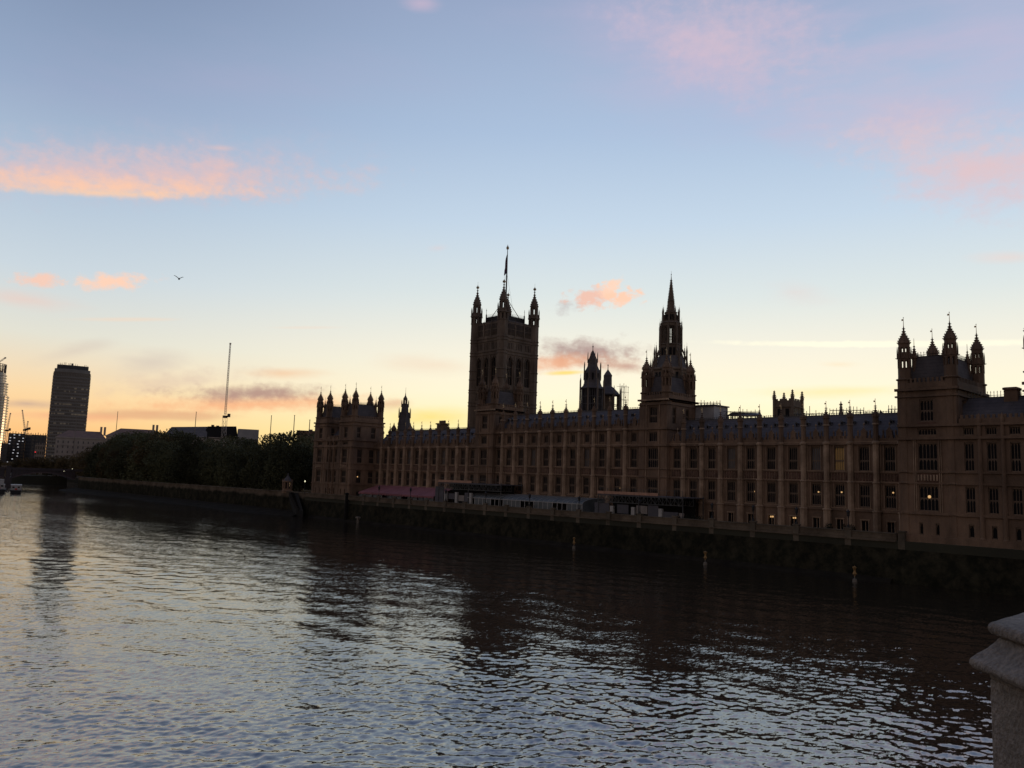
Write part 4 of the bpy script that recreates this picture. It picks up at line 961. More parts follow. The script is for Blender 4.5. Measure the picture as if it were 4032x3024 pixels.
# mud foreshore under the garden wall
fs_ = MB(); ys = list(range(262, 620, 6)); prof = [(0, 1.6), (3, 1.2), (6, .8), (10, .2), (14, -.5)]; vs = []; rng = random.Random(3)
for y in ys:
    xb = 145.2 if y < 540 else 145.2+(y-540)*.438
    k = min(1, (y-255)/40)
    for dx_, z in prof: vs.append((xb-dx_*(.4+.6*k)*(1+.15*math.sin(y*.07)), y, z+rng.uniform(-.12, .12)))
fc = []; m_ = len(prof)
for i in range(len(ys)-1):
    for j in range(m_-1): a = i*m_+j; fc.append((a, a+1, a+m_+1, a+m_))
fs_.add(vs, fc); struct('foreshore', fs_, ['mud'])
fs_ = MB(); vs = []; fc = []; ys = list(range(58, 262, 6))
for y in ys:
    for dx_, z in ((0, .7), (.6, .5), (1.2, .15), (2.0, -.4)): vs.append((144.1-dx_*(1+.2*math.sin(y*.11)), y, z+rng.uniform(-.1, .1)))
for i in range(len(ys)-1):
    for j in range(3): a = i*4+j; fc.append((a, a+1, a+5, a+4))
fs_.add(vs, fc); struct('foreshore', fs_, ['mud'])

# kiosk on the wall
kx, ky = 146.2, 278.5; root = thing('wall_kiosk', 'small stone kiosk with a pointed roof on the embankment wall beside the far pavilion', 'kiosk', (kx, ky, 8))
mb = MB(); mb.lathe(kx, ky, [(1.0, 2.15), (7.6, 1.95)]); child('base', mb, ['river_wall'], root)
mb = MB(); mb.lathe(kx, ky, [(7.6, 1.9), (8.2, 1.9), (8.4, 2.1), (8.6, 1.75), (9.2, 1.75)])
for i in range(8): a = math.pi/8+i*math.pi/4; mb.lathe(kx+1.55*math.cos(a), ky+1.55*math.sin(a), [(9.2, .33), (11.6, .33)], 4)
mb.lathe(kx, ky, [(11.5, 1.8), (11.7, 2.0), (12.0, 2.0), (12.1, 1.7)])
for i in range(8): a = math.pi/8+i*math.pi/4; mb.lathe(kx+1.8*math.cos(a), ky+1.8*math.sin(a), [(12.0, .2), (12.9, .03)], 4)
child('walls', mb, ['limestone'], root)
mb = MB(); mb.lathe(kx, ky, [(12.1, 1.7), (13.2, .8), (14.2, .2), (14.5, .3), (15.0, .03)]); child('roof', mb, ['slate'], root)
mb = MB(); mb.lathe(kx, ky, [(9.2, .9), (11.5, .9)]); child('doorway', mb, ['glass_dark'], root)
# dark timber stair/fender sloping into the river, dark pile, beige beacon
mb = MB(); mb.add([(144.9, 274, 8.0), (144.9, 268, 8.0), (141.8, 262.5, 2.0), (141.8, 257.5, 2.0), (144.9, 274, 5.4), (144.9, 268, 5.4), (141.8, 262.5, -1.5), (141.8, 257.5, -1.5)],
       [(0, 1, 3, 2), (4, 6, 7, 5), (0, 2, 6, 4), (1, 5, 7, 3), (2, 3, 7, 6), (0, 4, 5, 1)])
for i in range(9):
    t = i/9; mb.box(143.5-t*2, 144.6-t*1.5, 270.5-t*11, 271.7-t*11, 6.5-t*6, 8.05-t*6)
solo('river_stairs', mb, ['timber_dark'], 'black sloping river stairs running down the wall from the kiosk', 'river stairs')
x, y = 143.6, 232.6; mb = MB(); mb.lathe(x, y, [(-1.5, .75), (2.0, .62), (8.6, .5), (8.9, .7), (9.2, .45)], 8); mb.box(x, x+1.6, y-.25, y+.25, 6.4, 6.9); mb.box(x, x+1.6, y-.25, y+.25, 1.8, 2.3)
solo('mooring_pile', mb, ['timber_dark'], 'thick black mooring pile against the wall at the corner of the far pavilion', 'mooring pile')
def marker(X, Y, z1, mats, label, small=False):
    mb = MB(); mb.lathe(X, Y, [(-1.5, .13), (z1-.9, .09)], 8, m=1); mb.lathe(X, Y, [(-.2, .42), (.5, .34), (.6, .1)], 8, m=1)
    s = .62
    if not small:
        for a in (0, math.pi/2, math.pi/4):
            c, s_ = math.cos(a)*s*.5, math.sin(a)*s*.5
            mb.beam((X-c, Y-s_, z1-.6), (X+c, Y+s_, z1+.62), .16, m=0); mb.beam((X+c, Y+s_, z1-.6), (X-c, Y-s_, z1+.62), .16, m=0)
        mb.lathe(X, Y, [(z1-.9, .10), (z1-.6, .16), (z1+.4, .16), (z1+.7, .14), (z1+.8, .04)], 8, m=0)
    else: mb.box(X-.5, X+.5, Y-.75, Y+.75, z1-.5, z1, 0); mb.beam((X, Y, -1), (X, Y, z1-.5), .55, m=0)
    solo('river_marker', mb, mats, label, 'river marker', 'markers standing in the river before the wall')
marker(137.8, 61.8, 1.9, ['buoy_yellow', 'post_grey'], 'yellow cross-topped marker post in the water nearest the right pavilion')
marker(137.3, 90.9, 1.9, ['buoy_yellow', 'post_grey'], 'yellow cross-topped marker post in the water, the middle one of three')
marker(139.8, 127.8, 1.8, ['buoy_yellow', 'post_grey'], 'yellow cross-topped marker post in the water, farthest of the three')
marker(141.6, 222, 2.0, ['post_grey', 'post_grey'], 'short beige T-topped beacon at the wall foot beside the black pile', True)

# terrace lamp standards
lm = MB(); lm.lathe(0, 0, [(0, .26), (.35, .2), (.5, .1), (1.7, .07), (1.8, .15), (1.95, .06)], 8); lpm = lm.mesh('post', ['iron'])
lh = MB(); lh.lathe(0, 0, [(1.95, .14), (2.1, .26), (2.75, .32), (2.8, .38), (3.05, .12), (3.3, .02)], 6); lhm = lh.mesh('lantern', ['iron'])
for i, yv in enumerate([66.0, 75.9, 85.0, 94.4, 113.0, 131.2, 148.1, 165.0, 182.3, 199.2, 216.0]):
    o = thing('terrace_lamp', ['unlit iron lamp standard on the terrace wall nearest the right pavilion', 'unlit iron lamp standard on the terrace wall, second from the right pavilion', 'unlit iron lamp standard on the terrace wall, third from the right pavilion', 'unlit iron lamp standard on the wall, fourth from the right pavilion',
               'unlit iron lamp standard before the left half of the nearer scaffold gantry', 'unlit iron lamp standard before the rounded right end of the glazed pavilion', 'unlit iron lamp standard before the middle of the glazed pavilion', 'unlit iron lamp standard before the left part of the glazed pavilion',
               'unlit iron lamp standard before the farther scaffold gantry', 'unlit iron lamp standard before the right half of the pink awning', 'unlit iron lamp standard before the left half of the pink awning'][i], 'lamp post', (144.95, yv, 8.72), 'lamp standards along the terrace wall')
    for nm, me in (('post', lpm), ('lantern', lhm)):
        c = bpy.data.objects.new(nm, me); C.objects.link(c); c.parent = o

# terrace: railings of planting
def bush(X, Y, z, r, h, seed, label, grp):
    rng = np.random.default_rng(seed); n = 260; th = rng.uniform(0, 2*np.pi, n); ph = np.arccos(rng.uniform(-.2, 1, n)); rr = rng.uniform(.7, 1, n)
    P = np.stack([X+r*rr*np.sin(ph)*np.cos(th), Y+r*1.3*rr*np.sin(ph)*np.sin(th), z+h*rr*np.abs(np.cos(ph))], 1)
    vs = []; fs = []
    for i, p in enumerate(P):
        a = rng.normal(0, .11, (3, 3)); b = len(vs); vs += [tuple(p+a[0]), tuple(p+a[1]), tuple(p+a[2])]; fs.append((b, b+1, b+2))
    mb = MB(); mb.add(vs, fs); mb.lathe(X, Y, [(z, r*.5), (z+h*.6, r*.4)], 6)
    solo('shrub', mb, ['bush_leaf'], label, 'shrub', grp)
for i, (px_, lab) in enumerate(((2672, 'small dark potted shrub at the right end of the nearer gantry'), (2705, 'dark shrub just right of the gantry'), (2730, 'dark shrub second from the gantry'), (2755, 'dark shrub left of the first free lamp standard'),
                              (3262, 'broad dark shrub on the terrace left of the doorways near the pavilion'), (3330, 'tall dark shrub on the terrace near the right pavilion'), (3352, 'dark shrub next to the tall one near the right pavilion'))):
    yv, _ = onX(px_, 2050, 146.6); bush(146.6, yv, 7.3, .8, 1.9 if i < 4 else 2.0, i, lab, 'shrubs along the terrace')

# pink awning marquee
root = thing('awning', 'long faded pink canvas awning over the far terrace', 'awning', (150, 212, 7.3))
y0, y1 = 190.4, 231.0; mb = MB(); n = 5
for i in range(n):
    a = y0+(y1-y0)*i/n+.08; b = y0+(y1-y0)*(i+1)/n-.08; c = (a+b)/2
    mb.add([(147.0, a, 9.6), (147.0, b, 9.6), (154.4, b, 12.0), (154.4, a, 12.0), (147.0, a, 9.45), (147.0, b, 9.45), (154.4, b, 11.85), (154.4, a, 11.85)], [(0, 1, 2, 3), (7, 6, 5, 4), (0, 4, 5, 1), (1, 5, 6, 2), (2, 6, 7, 3), (3, 7, 4, 0)])
    k = 9
    for j in range(k): s0 = a+(b-a)*j/k; s1 = a+(b-a)*(j+1)/k; mb.box(146.93, 146.99, s0+.02, s1-.02, 9.0+(.12 if j % 2 else 0), 9.58)
child('canopy', mb, ['canvas'], root); mb = MB()
for i in range(n+1): mb = MB(); yv = y0+(y1-y0)*i/n; mb.box(146.9, 147.15, yv-.07, yv+.07, 7.3, 9.6); child('post', mb, ['iron'], root)
for i in range(n):
    for j in range(3):
        if (i, j) in ((1, 2), (3, 0)): continue
        a = y0+(y1-y0)*(i+j/3)/n+.15; mb = MB(); mb.box(147.2, 147.24, a, a+(y1-y0)/n/3-.3, 7.5, 9.2); child('side_screen', mb, ['clear_panel'], root)

# glazed pavilion
root = thing('glazed_pavilion', 'long glass pavilion with a curved translucent roof and white frames on the terrace', 'pavilion', (150, 150, 7.3))
y0, y1 = 131.5, 174.5; fx = 146.4; k = 26; sk = MB(); pn = MB(); fm = MB(); arc = [(fx+6.5*(1-math.cos(t)), 9.9+1.45*math.sin(t)) for t in np.linspace(0, math.pi*.55, 7)]
for i in range(k):
    a = y0+(y1-y0)*i/k; b = y0+(y1-y0)*(i+1)/k
    for (p, q) in zip(arc, arc[1:]): sk.add([(p[0], a+.03, p[1]), (p[0], b-.03, p[1]), (q[0], b-.03, q[1]), (q[0], a+.03, q[1])], [(0, 1, 2, 3)])
    if (i*5) % 7 in (0, 2, 3, 5): pn = MB(); pn.box(fx-.01, fx+.01, a+.06, b-.06, 7.45, 9.86); child('side_screen', pn, ['clear_panel'], root)
    for (p, q) in zip(arc, arc[1:]): fm.beam((p[0], a, p[1]+.02), (q[0], a, q[1]+.02), .07)
    fm.box(fx-.05, fx+.05, a-.08, a+.08, 7.3, 9.86)
fm.box(fx-.06, fx+.06, y0, y1, 9.86, 10.0); fm.box(fx-.04, fx+.04, y0, y1, 7.3, 7.45)
sk.add([(fx, y0, 7.3)]+[(p[0], y0, p[1]) for p in arc]+[(arc[-1][0], y0, 7.3)], [tuple(range(len(arc)+2))])
sk.box(154.0, 154.2, y0, y1, 7.3, arc[-1][1])
child('curved_roof', sk, ['clear_panel'], root); child('frame', fm, ['frame_white'], root)
# scaffold gantries
def gantry(label, y0, y1, zt, seed, legs, panels, boards):
    root = thing('scaffold_gantry', label, 'scaffold gantry', (150, (y0+y1)/2, 7.3), 'temporary gantries over the terrace'); rng = random.Random(seed)
    d = MB(); d.box(146.2, 154.6, y0, y1, zt-.55, zt-.35); child('deck', d, ['hoarding_grey'], root)
    d = MB(); n = int((boards[1]-boards[0])/2.1)
    for i in range(n): a = boards[0]+(boards[1]-boards[0])*i/n; b = boards[0]+(boards[1]-boards[0])*(i+1)/n; d.box(146.05, 146.15, a+.03, b-.03, zt-.3, zt+.35)
    child('edge_boards', d, ['plywood'], root)
    t = MB(); k = int((y1-y0)/1.0)
    for x in (146.3, 150.3):
        t.beam((x, y0, zt-.65), (x, y1, zt-.65), .1); t.beam((x, y0, zt-2.2), (x, y1, zt-2.2), .1)
        for i in range(k):
            a = y0+(y1-y0)*i/k; b = y0+(y1-y0)*(i+1)/k; t.beam((x, a, zt-2.2), (x, a, zt-.65), .07); t.beam((x, a, (zt-2.2) if i % 2 else zt-.65), (x, b, (zt-.65) if i % 2 else zt-2.2), .07)
    for i in range(int((y1-y0)/2.1)+1): t.beam((146.25, y0+i*2.1, zt-.3), (146.25, y0+i*2.1, zt+1.0), .06)
    t.beam((146.25, y0, zt+1.0), (146.25, y1, zt+1.0), .05)
    for yv in (y0, (y0+y1)/2, y1): t.beam((146.4, yv, 7.3), (146.4, yv, zt), .14); t.beam((154, yv, 7.3), (154, yv, zt), .14)
    child('trusses', t, ['scaffold_tube'], root)
    for yv in legs: l = MB(); l.box(146.15, 146.75, yv-.45, yv+.45, 7.3, zt-3.0); child('leg', l, ['frame_white'], root)
    for (a, b, z0, z1, m) in panels: l = MB(); l.box(146.5, 146.62, a, b, z0, z1); child('hoarding', l, [m], root)
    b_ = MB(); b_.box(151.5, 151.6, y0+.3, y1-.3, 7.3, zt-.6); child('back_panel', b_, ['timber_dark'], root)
gantry('nearer scaffold gantry with white legs on the terrace, right of the glazed pavilion', 102.6, 126.5, 13.0, 1, [122.2, 116.0, 108.4],
       [(123.2, 127.6, 7.3, 10.6, 'hoarding_grey'), (117.5, 120.8, 8.4, 10.4, 'hoarding_grey'), (112.2, 115.2, 8.6, 10.4, 'hoarding_pale'), (109.2, 112.0, 7.3, 10.6, 'hoarding_grey'), (103.9, 107.8, 7.3, 9.4, 'hoarding_grey'), (102.4, 103.7, 7.3, 9.3, 'hoarding_pale')], (109.0, 126.5))
gantry('farther scaffold gantry with white legs on the terrace, between awning and glazed pavilion', 160.6, 187.6, 14.2, 2, [184.0, 179.2, 172.9],
       [(185.2, 189.2, 7.3, 12.6, 'hoarding_grey'), (180.2, 183.0, 9.2, 10.8, 'hoarding_grey'), (176.0, 178.4, 8.8, 10.4, 'hoarding_pale'), (174.0, 175.8, 7.3, 11.2, 'hoarding_grey')], (172.5, 187.6))

# lamps glowing inside windows: each at its own window
def wlamp(px_, py_, X, lab, s=.14, m='warm_lamp'):
    yv, z = onX(px_, py_, X); mb = MB(); mb.lathe(X, yv, [(z-s, s*.5), (z-.1, s), (z+.1, s), (z+s, s*.4)], 8); mb.beam((X, yv, z+s), (X, yv, z+s+.7), .04, m=1)
    solo('ceiling_lamp', mb, [m, 'iron'], lab, 'lamp', 'lamps burning inside the palace windows')
XW = 155.3
wlamp(3660, 1956, 146.32, 'brightest lamp, in the wide lower window of the right pavilion', .25)
wlamp(3517, 1940, XW, 'lamp in the lower window of the bay touching the right pavilion')
wlamp(3314, 1938, XW, 'lamp in a lower window three bays left of the right pavilion')
wlamp(3223, 1937, XW, 'lamp in a lower window four bays left of the right pavilion')
wlamp(3235, 1938, XW, 'second, right-hand lamp in the lower window four bays left of the right pavilion', .16)
wlamp(2974, 1935, XW, 'small lamp in a lower window below the flat roof canopy', .18)
wlamp(2821, 1927, XW, 'small lamp in a lower window three bays right of the square river tower', .22)
wlamp(2383, 1805, XW, 'lamp in an upper window of the middle range')
wlamp(2444, 1922, XW-.1, 'lamp low in a window just above the nearer gantry boards', .22)
wlamp(3036, 2034, XW, 'left lantern of the pair in the first lit terrace doorway', .17); wlamp(3043, 2034, XW, 'right lantern of the pair in the first lit terrace doorway', .17)
wlamp(3125, 2039, XW, 'left lantern of the pair in the second lit terrace doorway', .17); wlamp(3132, 2039, XW, 'right lantern of the pair in the second lit terrace doorway', .17)
d = ray(1403, 1877); t = (235.3)/d[1]; p0 = EYE+d*t
for k, lab in ((-.35, 'left one of two bright lamps in the far pavilion window'), (.45, 'right one of two bright lamps in the far pavilion window')):
    mb = MB(); s = .2; mb.lathe(p0[0]+k, p0[1], [(p0[2]-s, s*.5), (p0[2], s), (p0[2]+s, s*.4)], 8); solo('ceiling_lamp', mb, ['warm_lamp'], lab, 'lamp', 'lamps burning inside the palace windows')
x, y, z = at(1201, 1895, 285); mb = MB(); mb.lathe(x, y, [(7.9, .12), (z-.4, .07)], 6, m=1); mb.lathe(x, y, [(z-.3, .08), (z-.1, .17), (z+.1, .17), (z+.3, .08)], 8)
solo('street_lamp', mb, ['pale_lamp', 'iron'], 'lit garden lamp between the trees and the far pavilion', 'street lamp')

# ------------------------------------------------------------------ trees
def crown_mesh(name, seed, R, Hh, leaf, n, mats):
    rng = np.random.default_rng(seed); nc = 15; cs = []
    for i in range(nc):
        a = rng.uniform(0, 2*np.pi); t = rng.uniform(0, 1); rr = R*rng.uniform(.25, .72)*(1-.35*t)
        cs.append((rr*np.cos(a), rr*np.sin(a), Hh*(.12+.72*t), R*rng.uniform(.34, .56)))
    cs.append((0, 0, Hh*.45, R*.7)); cs.append((0, 0, Hh*.85, R*.42))
    per = n//len(cs); P = []; 
    for c in cs:
        d = rng.normal(size=(per, 3)); d /= np.linalg.norm(d, axis=1)[:, None]; q = rng.uniform(.55, 1.03, per)**.6
        P.append(np.array(c[:3])+d*c[3]*q[:, None]*np.array([1, 1, .85]))
    P = np.concatenate(P); P[:, 2] = np.maximum(P[:, 2], Hh*.02); k = len(P)
    u = rng.normal(size=(k, 3)); u /= np.linalg.norm(u, axis=1)[:, None]; v = np.cross(u, rng.normal(size=(k, 3))); v /= np.linalg.norm(v, axis=1)[:, None]
    s = leaf*rng.uniform(.6, 1.3, k)[:, None]
    V = np.stack([P-u*s, P+v*s*.55, P+u*s, P-v*s*.55], 1).reshape(-1, 3)
    me = bpy.data.meshes.new(name); me.vertices.add(len(V)); me.vertices.foreach_set('co', V.astype(np.float32).ravel())
    me.loops.add(4*k); me.loops.foreach_set('vertex_index', np.arange(4*k, dtype=np.int32)); me.polygons.add(k)
    me.polygons.foreach_set('loop_start', np.arange(0, 4*k, 4, dtype=np.int32)); me.update(calc_edges=True); me.validate()
    for m in mats: me.materials.append(MATS[m])
    return me
def trunk_mesh(name, seed, Hh, cb, R):
    rng = random.Random(seed); mb = MB(); mb.lathe(0, 0, [(-.3, .65), (1, .5), (cb, .38), (Hh*.7, .16)], 8)
    for i in range(9):
        a = rng.uniform(0, 6.28); z = cb+rng.uniform(0, Hh*.35); rr = R*rng.uniform(.5, .85); mb.beam((0, 0, z), (rr*math.cos(a), rr*math.sin(a), z+rng.uniform(2, 6)), .26, .06)
    return mb.mesh(name, ['bark'])
KIND = []
for k in range(5): KIND.append((crown_mesh('crown', 20+k, 8.6, 17.5, .36, 7200, ['leaf' if k < 3 else 'leaf_autumn']), trunk_mesh('trunk', 40+k, 20, 4.0, 7)))
BAREK = (crown_mesh('crown', 77, 7.5, 14, .26, 1700, ['leaf_autumn']), trunk_mesh('trunk', 78, 20, 3.0, 6.5))
PROF = [(0, 1812), (80, 1806), (160, 1798), (215, 1790), (300, 1788), (335, 1775), (365, 1752), (400, 1736), (430, 1716), (470, 1714), (520, 1706), (560, 1692), (600, 1684), (640, 1688), (680, 1686), (715, 1706), (760, 1702), (800, 1716), (850, 1722), (900, 1716), (950, 1714), (1000, 1712), (1050, 1712), (1100, 1700), (1150, 1694), (1200, 1702), (1240, 1706)]
def prof_y(px_): return float(np.interp(px_, [a for a, _ in PROF], [b for _, b in PROF]))
def place_tree(X, Y, zb, label, kind, wide=1., grp='garden trees along the embankment', name='tree', dz=0.):
    px_, _ = pix(X, Y, 25); zt = at(px_, prof_y(px_)+dz, math.hypot(X, Y))[2]; hh = max(6., zt-zb)
    root = thing(name, label, 'tree', (X, Y, zb), grp)
    cr, tr = (KIND[kind % 5] if kind >= 0 else BAREK); s = hh/18.6
    c = bpy.data.objects.new('crown', cr); C.objects.link(c); c.parent = root; c.location = (0, 0, .2*s); c.scale = (wide*s, wide*s, s); c.rotation_euler.z = kind*1.3+X
    t = bpy.data.objects.new('trunk', tr); C.objects.link(t); t.parent = root; t.scale = (s, s, s)
ordn = ['first', 'second', 'third', 'fourth', 'fifth', 'sixth', 'seventh', 'eighth', 'ninth', 'tenth', 'eleventh', 'twelfth', 'thirteenth', 'fourteenth', 'fifteenth', 'sixteenth', 'seventeenth', 'eighteenth', 'nineteenth', 'twentieth', 'twenty-first', 'twenty-second', 'twenty-third', 'twenty-fourth', 'twenty-fifth', 'twenty-sixth', 'twenty-seventh', 'twenty-eighth', 'twenty-ninth', 'thirtieth']
rng = random.Random(11); Yv = 283.0; i = 0
while Yv < 600:
    X = 153.5+rng.uniform(-1, 2)+max(0, (Yv-540)*.438); kd = rng.randrange(3) if Yv < 430 else rng.randrange(5)
    place_tree(X, Yv, 7.9, 'dark leafy tree on the embankment, %s from the far pavilion in the front row' % ordn[i], kd, 1.0, dz=rng.uniform(0, 52)); i += 1; Yv += rng.uniform(10.5, 13.0)
Yv = 268.0; i = 0
while Yv < 640:
    X = 168+rng.uniform(-2, 3)+max(0, (Yv-540)*.438)+(4 if Yv < 280 else 0)
    place_tree(X, Yv, 7.9, 'tall dark tree in the back row behind the embankment trees, %s from the far pavilion' % ordn[i], rng.randrange(3), 1.05, 'back row of garden trees', dz=rng.uniform(-9, 16)); i += 1; Yv += rng.uniform(13, 16)
i = 0
for px_, r in ((355, 640), (330, 700), (300, 720), (262, 735), (224, 750), (186, 760), (146, 770), (108, 780), (68, 790), (30, 800), (-8, 805), (-45, 810)):
    x, y, _ = at(px_, 1850, r); place_tree(x, y, 6.0, 'low autumn-tinted tree behind the arched bridge, %s from the left edge' % ordn[11-i], 3+i % 2, 1.25, 'trees behind the arched bridge', dz=rng.uniform(-6, 6)); i += 1

# ------------------------------------------------------------------ arched bridge
def bridge():
    Y0, Y1 = 603, 616; root = thing('road_bridge', 'low dark steel arched bridge crossing the river at the far left', 'bridge', (125, 610, 0))
    def spring(x0, x1, zs, zc):
        n = 18; arc = [(x0+(x1-x0)*k/n, zs+(zc-zs)*(1-(2*k/n-1)**2)) for k in range(n+1)]
        a = MB()
        for (p, q) in zip(arc, arc[1:]):
            a.add([(p[0], Y0, p[1]), (q[0], Y0, q[1]), (q[0], Y1, q[1]), (p[0], Y1, p[1]), (p[0], Y0, p[1]+.55), (q[0], Y0, q[1]+.55), (q[0], Y1, q[1]+.55), (p[0], Y1, p[1]+.55)], [(0, 3, 2, 1), (4, 5, 6, 7), (0, 1, 5, 4), (2, 3, 7, 6)])
        child('arch', a, ['bridge_arch'], root); s = MB()
        for (p, q) in zip(arc, arc[1:]):
            s.add([(p[0], Y0+.3, p[1]+.55), (q[0], Y0+.3, q[1]+.55), (q[0], Y0+.3, 11.0), (p[0], Y0+.3, 11.0)], [(0, 1, 2, 3)])
            s.beam((p[0], Y0+.15, p[1]+.55), (p[0], Y0+.15, 11.0), .3)
        child('spandrel', s, ['bridge_paint'], root)
    spring(122.5, 160.0, 5.4, 9.5); spring(80.0, 118.5, 5.4, 9.7); spring(37, 75.5, 5.4, 9.7); spring(-6, 33, 5.4, 9.5); spring(-48, -10, 5.4, 9.2)
    d = MB(); d.box(-60, 172, Y0, Y1, 11.0, 11.7); d.box(-60, 172, Y0, Y0+.2, 11.7, 12.5); d.box(-60, 172, Y1-.2, Y1, 11.7, 12.5); child('deck', d, ['bridge_paint'], root)
    for x in (120.5, 77.7, 35, -8):
        p = MB(); p.box(x-2, x+2, Y0-1.5, Y1+1.5, -3, 6.2); p.box(x-1.3, x+1.3, Y0-.6, Y1+.6, 6.2, 13.0); p.box(x-1.7, x+1.7, Y0-.9, Y1+.9, 13.0, 13.4); child('pier', p, ['concrete_pale' if x < 0 else 'bridge_paint'], root)
bridge()
for px_, py_, lab in ((285, 1846, 'small lit lamp at the right end of the arched bridge'), (252, 1855, 'dim lamp on the arched bridge parapet near its right end')):
    x, y, z = at(px_, py_, 612); mb = MB(); mb.beam((x, y, 11.7), (x, y, z), .15, m=1); mb.lathe(x, y, [(z-.15, .1), (z, .22), (z+.15, .1)], 6); solo('bridge_lamp', mb, ['pale_lamp', 'iron'], lab, 'street lamp', 'lamps on the arched bridge')

# boats
def boat(px_, py_, r, L_, Wd, hz, cabin, label):
    x, y, _ = at(px_, py_, r); root = thing('river_boat', label, 'boat', (x, y, 0), 'boats on the river')
    az = math.atan2(x, y); f = Vector((math.sin(az), math.cos(az), 0)); s = Vector((math.cos(az), -math.sin(az), 0))
    def P(a, b, z): q = Vector((x, y, 0))+f*a+s*b; return (q.x, q.y, z)
    h = MB(); st = [(-L_/2, .9), (-L_/4, 1.0), (L_/4, .95), (L_*.42, .55), (L_/2, .05)]; vs = []
    for a, w in st: vs += [P(a, -w*Wd/2*.8, -.3), P(a, w*Wd/2*.8, -.3), P(a, w*Wd/2, hz), P(a, -w*Wd/2, hz)]
    fs = []
    for i in range(len(st)-1):
        for j in range(4): a = i*4+j; b = i*4+(j+1) % 4; fs.append((a, b, b+4, a+4))
    fs += [(3, 2, 1, 0), tuple(16+k for k in range(4))]; h.add(vs, fs); child('hull', h, ['boat_dark'], root)
    def B(mb, a0, a1, b0, b1, z0, z1, m=0):
        mb.add([P(a0, b0, z0), P(a1, b0, z0), P(a1, b1, z0), P(a0, b1, z0), P(a0, b0, z1), P(a1, b0, z1), P(a1, b1, z1), P(a0, b1, z1)], [(0, 3, 2, 1), (4, 5, 6, 7), (0, 1, 5, 4), (1, 2, 6, 5), (2, 3, 7, 6), (3, 0, 4, 7)], m)
    c = MB()
    for a0, a1, b, z0, z1 in cabin: B(c, a0, a1, -b, b, z0, z1)
    child('cabin', c, ['boat_white'], root)
    a0, a1, b, z0, z1 = cabin[0]
    for k in (-.5, .5): w = MB(); B(w, a0-.06, a0+.02, k*b-.35*b*.6, k*b+.35*b*.6, z0+(z1-z0)*.5, z0+(z1-z0)*.8); child('window', w, ['glass_dark'], root)
    rd = MB(); a0, a1, b, z0, z1 = cabin[0]; B(rd, a0-.09, a0-.02, -.25*b, .25*b, z0+.15, z0+(z1-z0)*.4); child('name_board', rd, ['boat_red'], root)
    rl = MB()
    for b in (-Wd*.45, Wd*.45):
        for i in range(5): rl.beam(P(-L_/2+i*1.6, b, hz), P(-L_/2+i*1.6, b, hz+.9), .06)
        rl.beam(P(-L_/2, b, hz+.9), P(-L_/2+6.4, b, hz+.9), .06)
    child('railing', rl, ['boat_white'], root)
boat(62, 1935, 497, 22, 5.2, 1.6, [(-10.5, 8, 2.3, 1.6, 3.9), (-9, 4, 2.5, 3.9, 4.3)], 'small white passenger boat seen from astern, the right-hand one of two')
boat(-6, 1934, 492, 24, 6.6, 2.0, [(-4, 8, 2.6, 2.0, 4.4), (-2, 5, 2.0, 4.4, 6.8)], 'dark tug with a white wheelhouse cut off by the left edge of the picture')

# ------------------------------------------------------------------ far buildings
def frame(px_, r):          # local frame at azimuth of px_, distance r: a to the right, d away
    x, y, _ = at(px_, 1800, r); az = math.atan2(x, y); s = Vector((math.cos(az), -math.sin(az), 0)); f = Vector((math.sin(az), math.cos(az), 0)); return Vector((x, y, 0)), s, f
def obox(mb, fr, a0, a1, d0, d1, z0, z1, m=0):
    o, s, f = fr; P = lambda a, d, z: tuple(o+s*a+f*d+Vector((0, 0, z)))
    mb.add([P(a0, d0, z0), P(a1, d0, z0), P(a1, d1, z0), P(a0, d1, z0), P(a0, d0, z1), P(a1, d0, z1), P(a1, d1, z1), P(a0, d1, z1)], [(0, 3, 2, 1), (4, 5, 6, 7), (0, 1, 5, 4), (1, 2, 6, 5), (2, 3, 7, 6), (3, 0, 4, 7)], m)
def wins(root, fr, name, items, mats, dproud=.1):     # each window its own part (first 100), the rest one mass
    rest = MB(); nr = 0
    for k, (a0, a1, z0, z1, d) in enumerate(items):
        mb = MB() if k < 100 else rest; obox(mb, fr, a0, a1, d-dproud, d+.1, z0, z1, 0)
        if k < 100: child(name, mb, mats, root)
        else: nr += 1
    if nr: o_ = child(name, rest, mats, root); o_['kind'] = 'stuff'
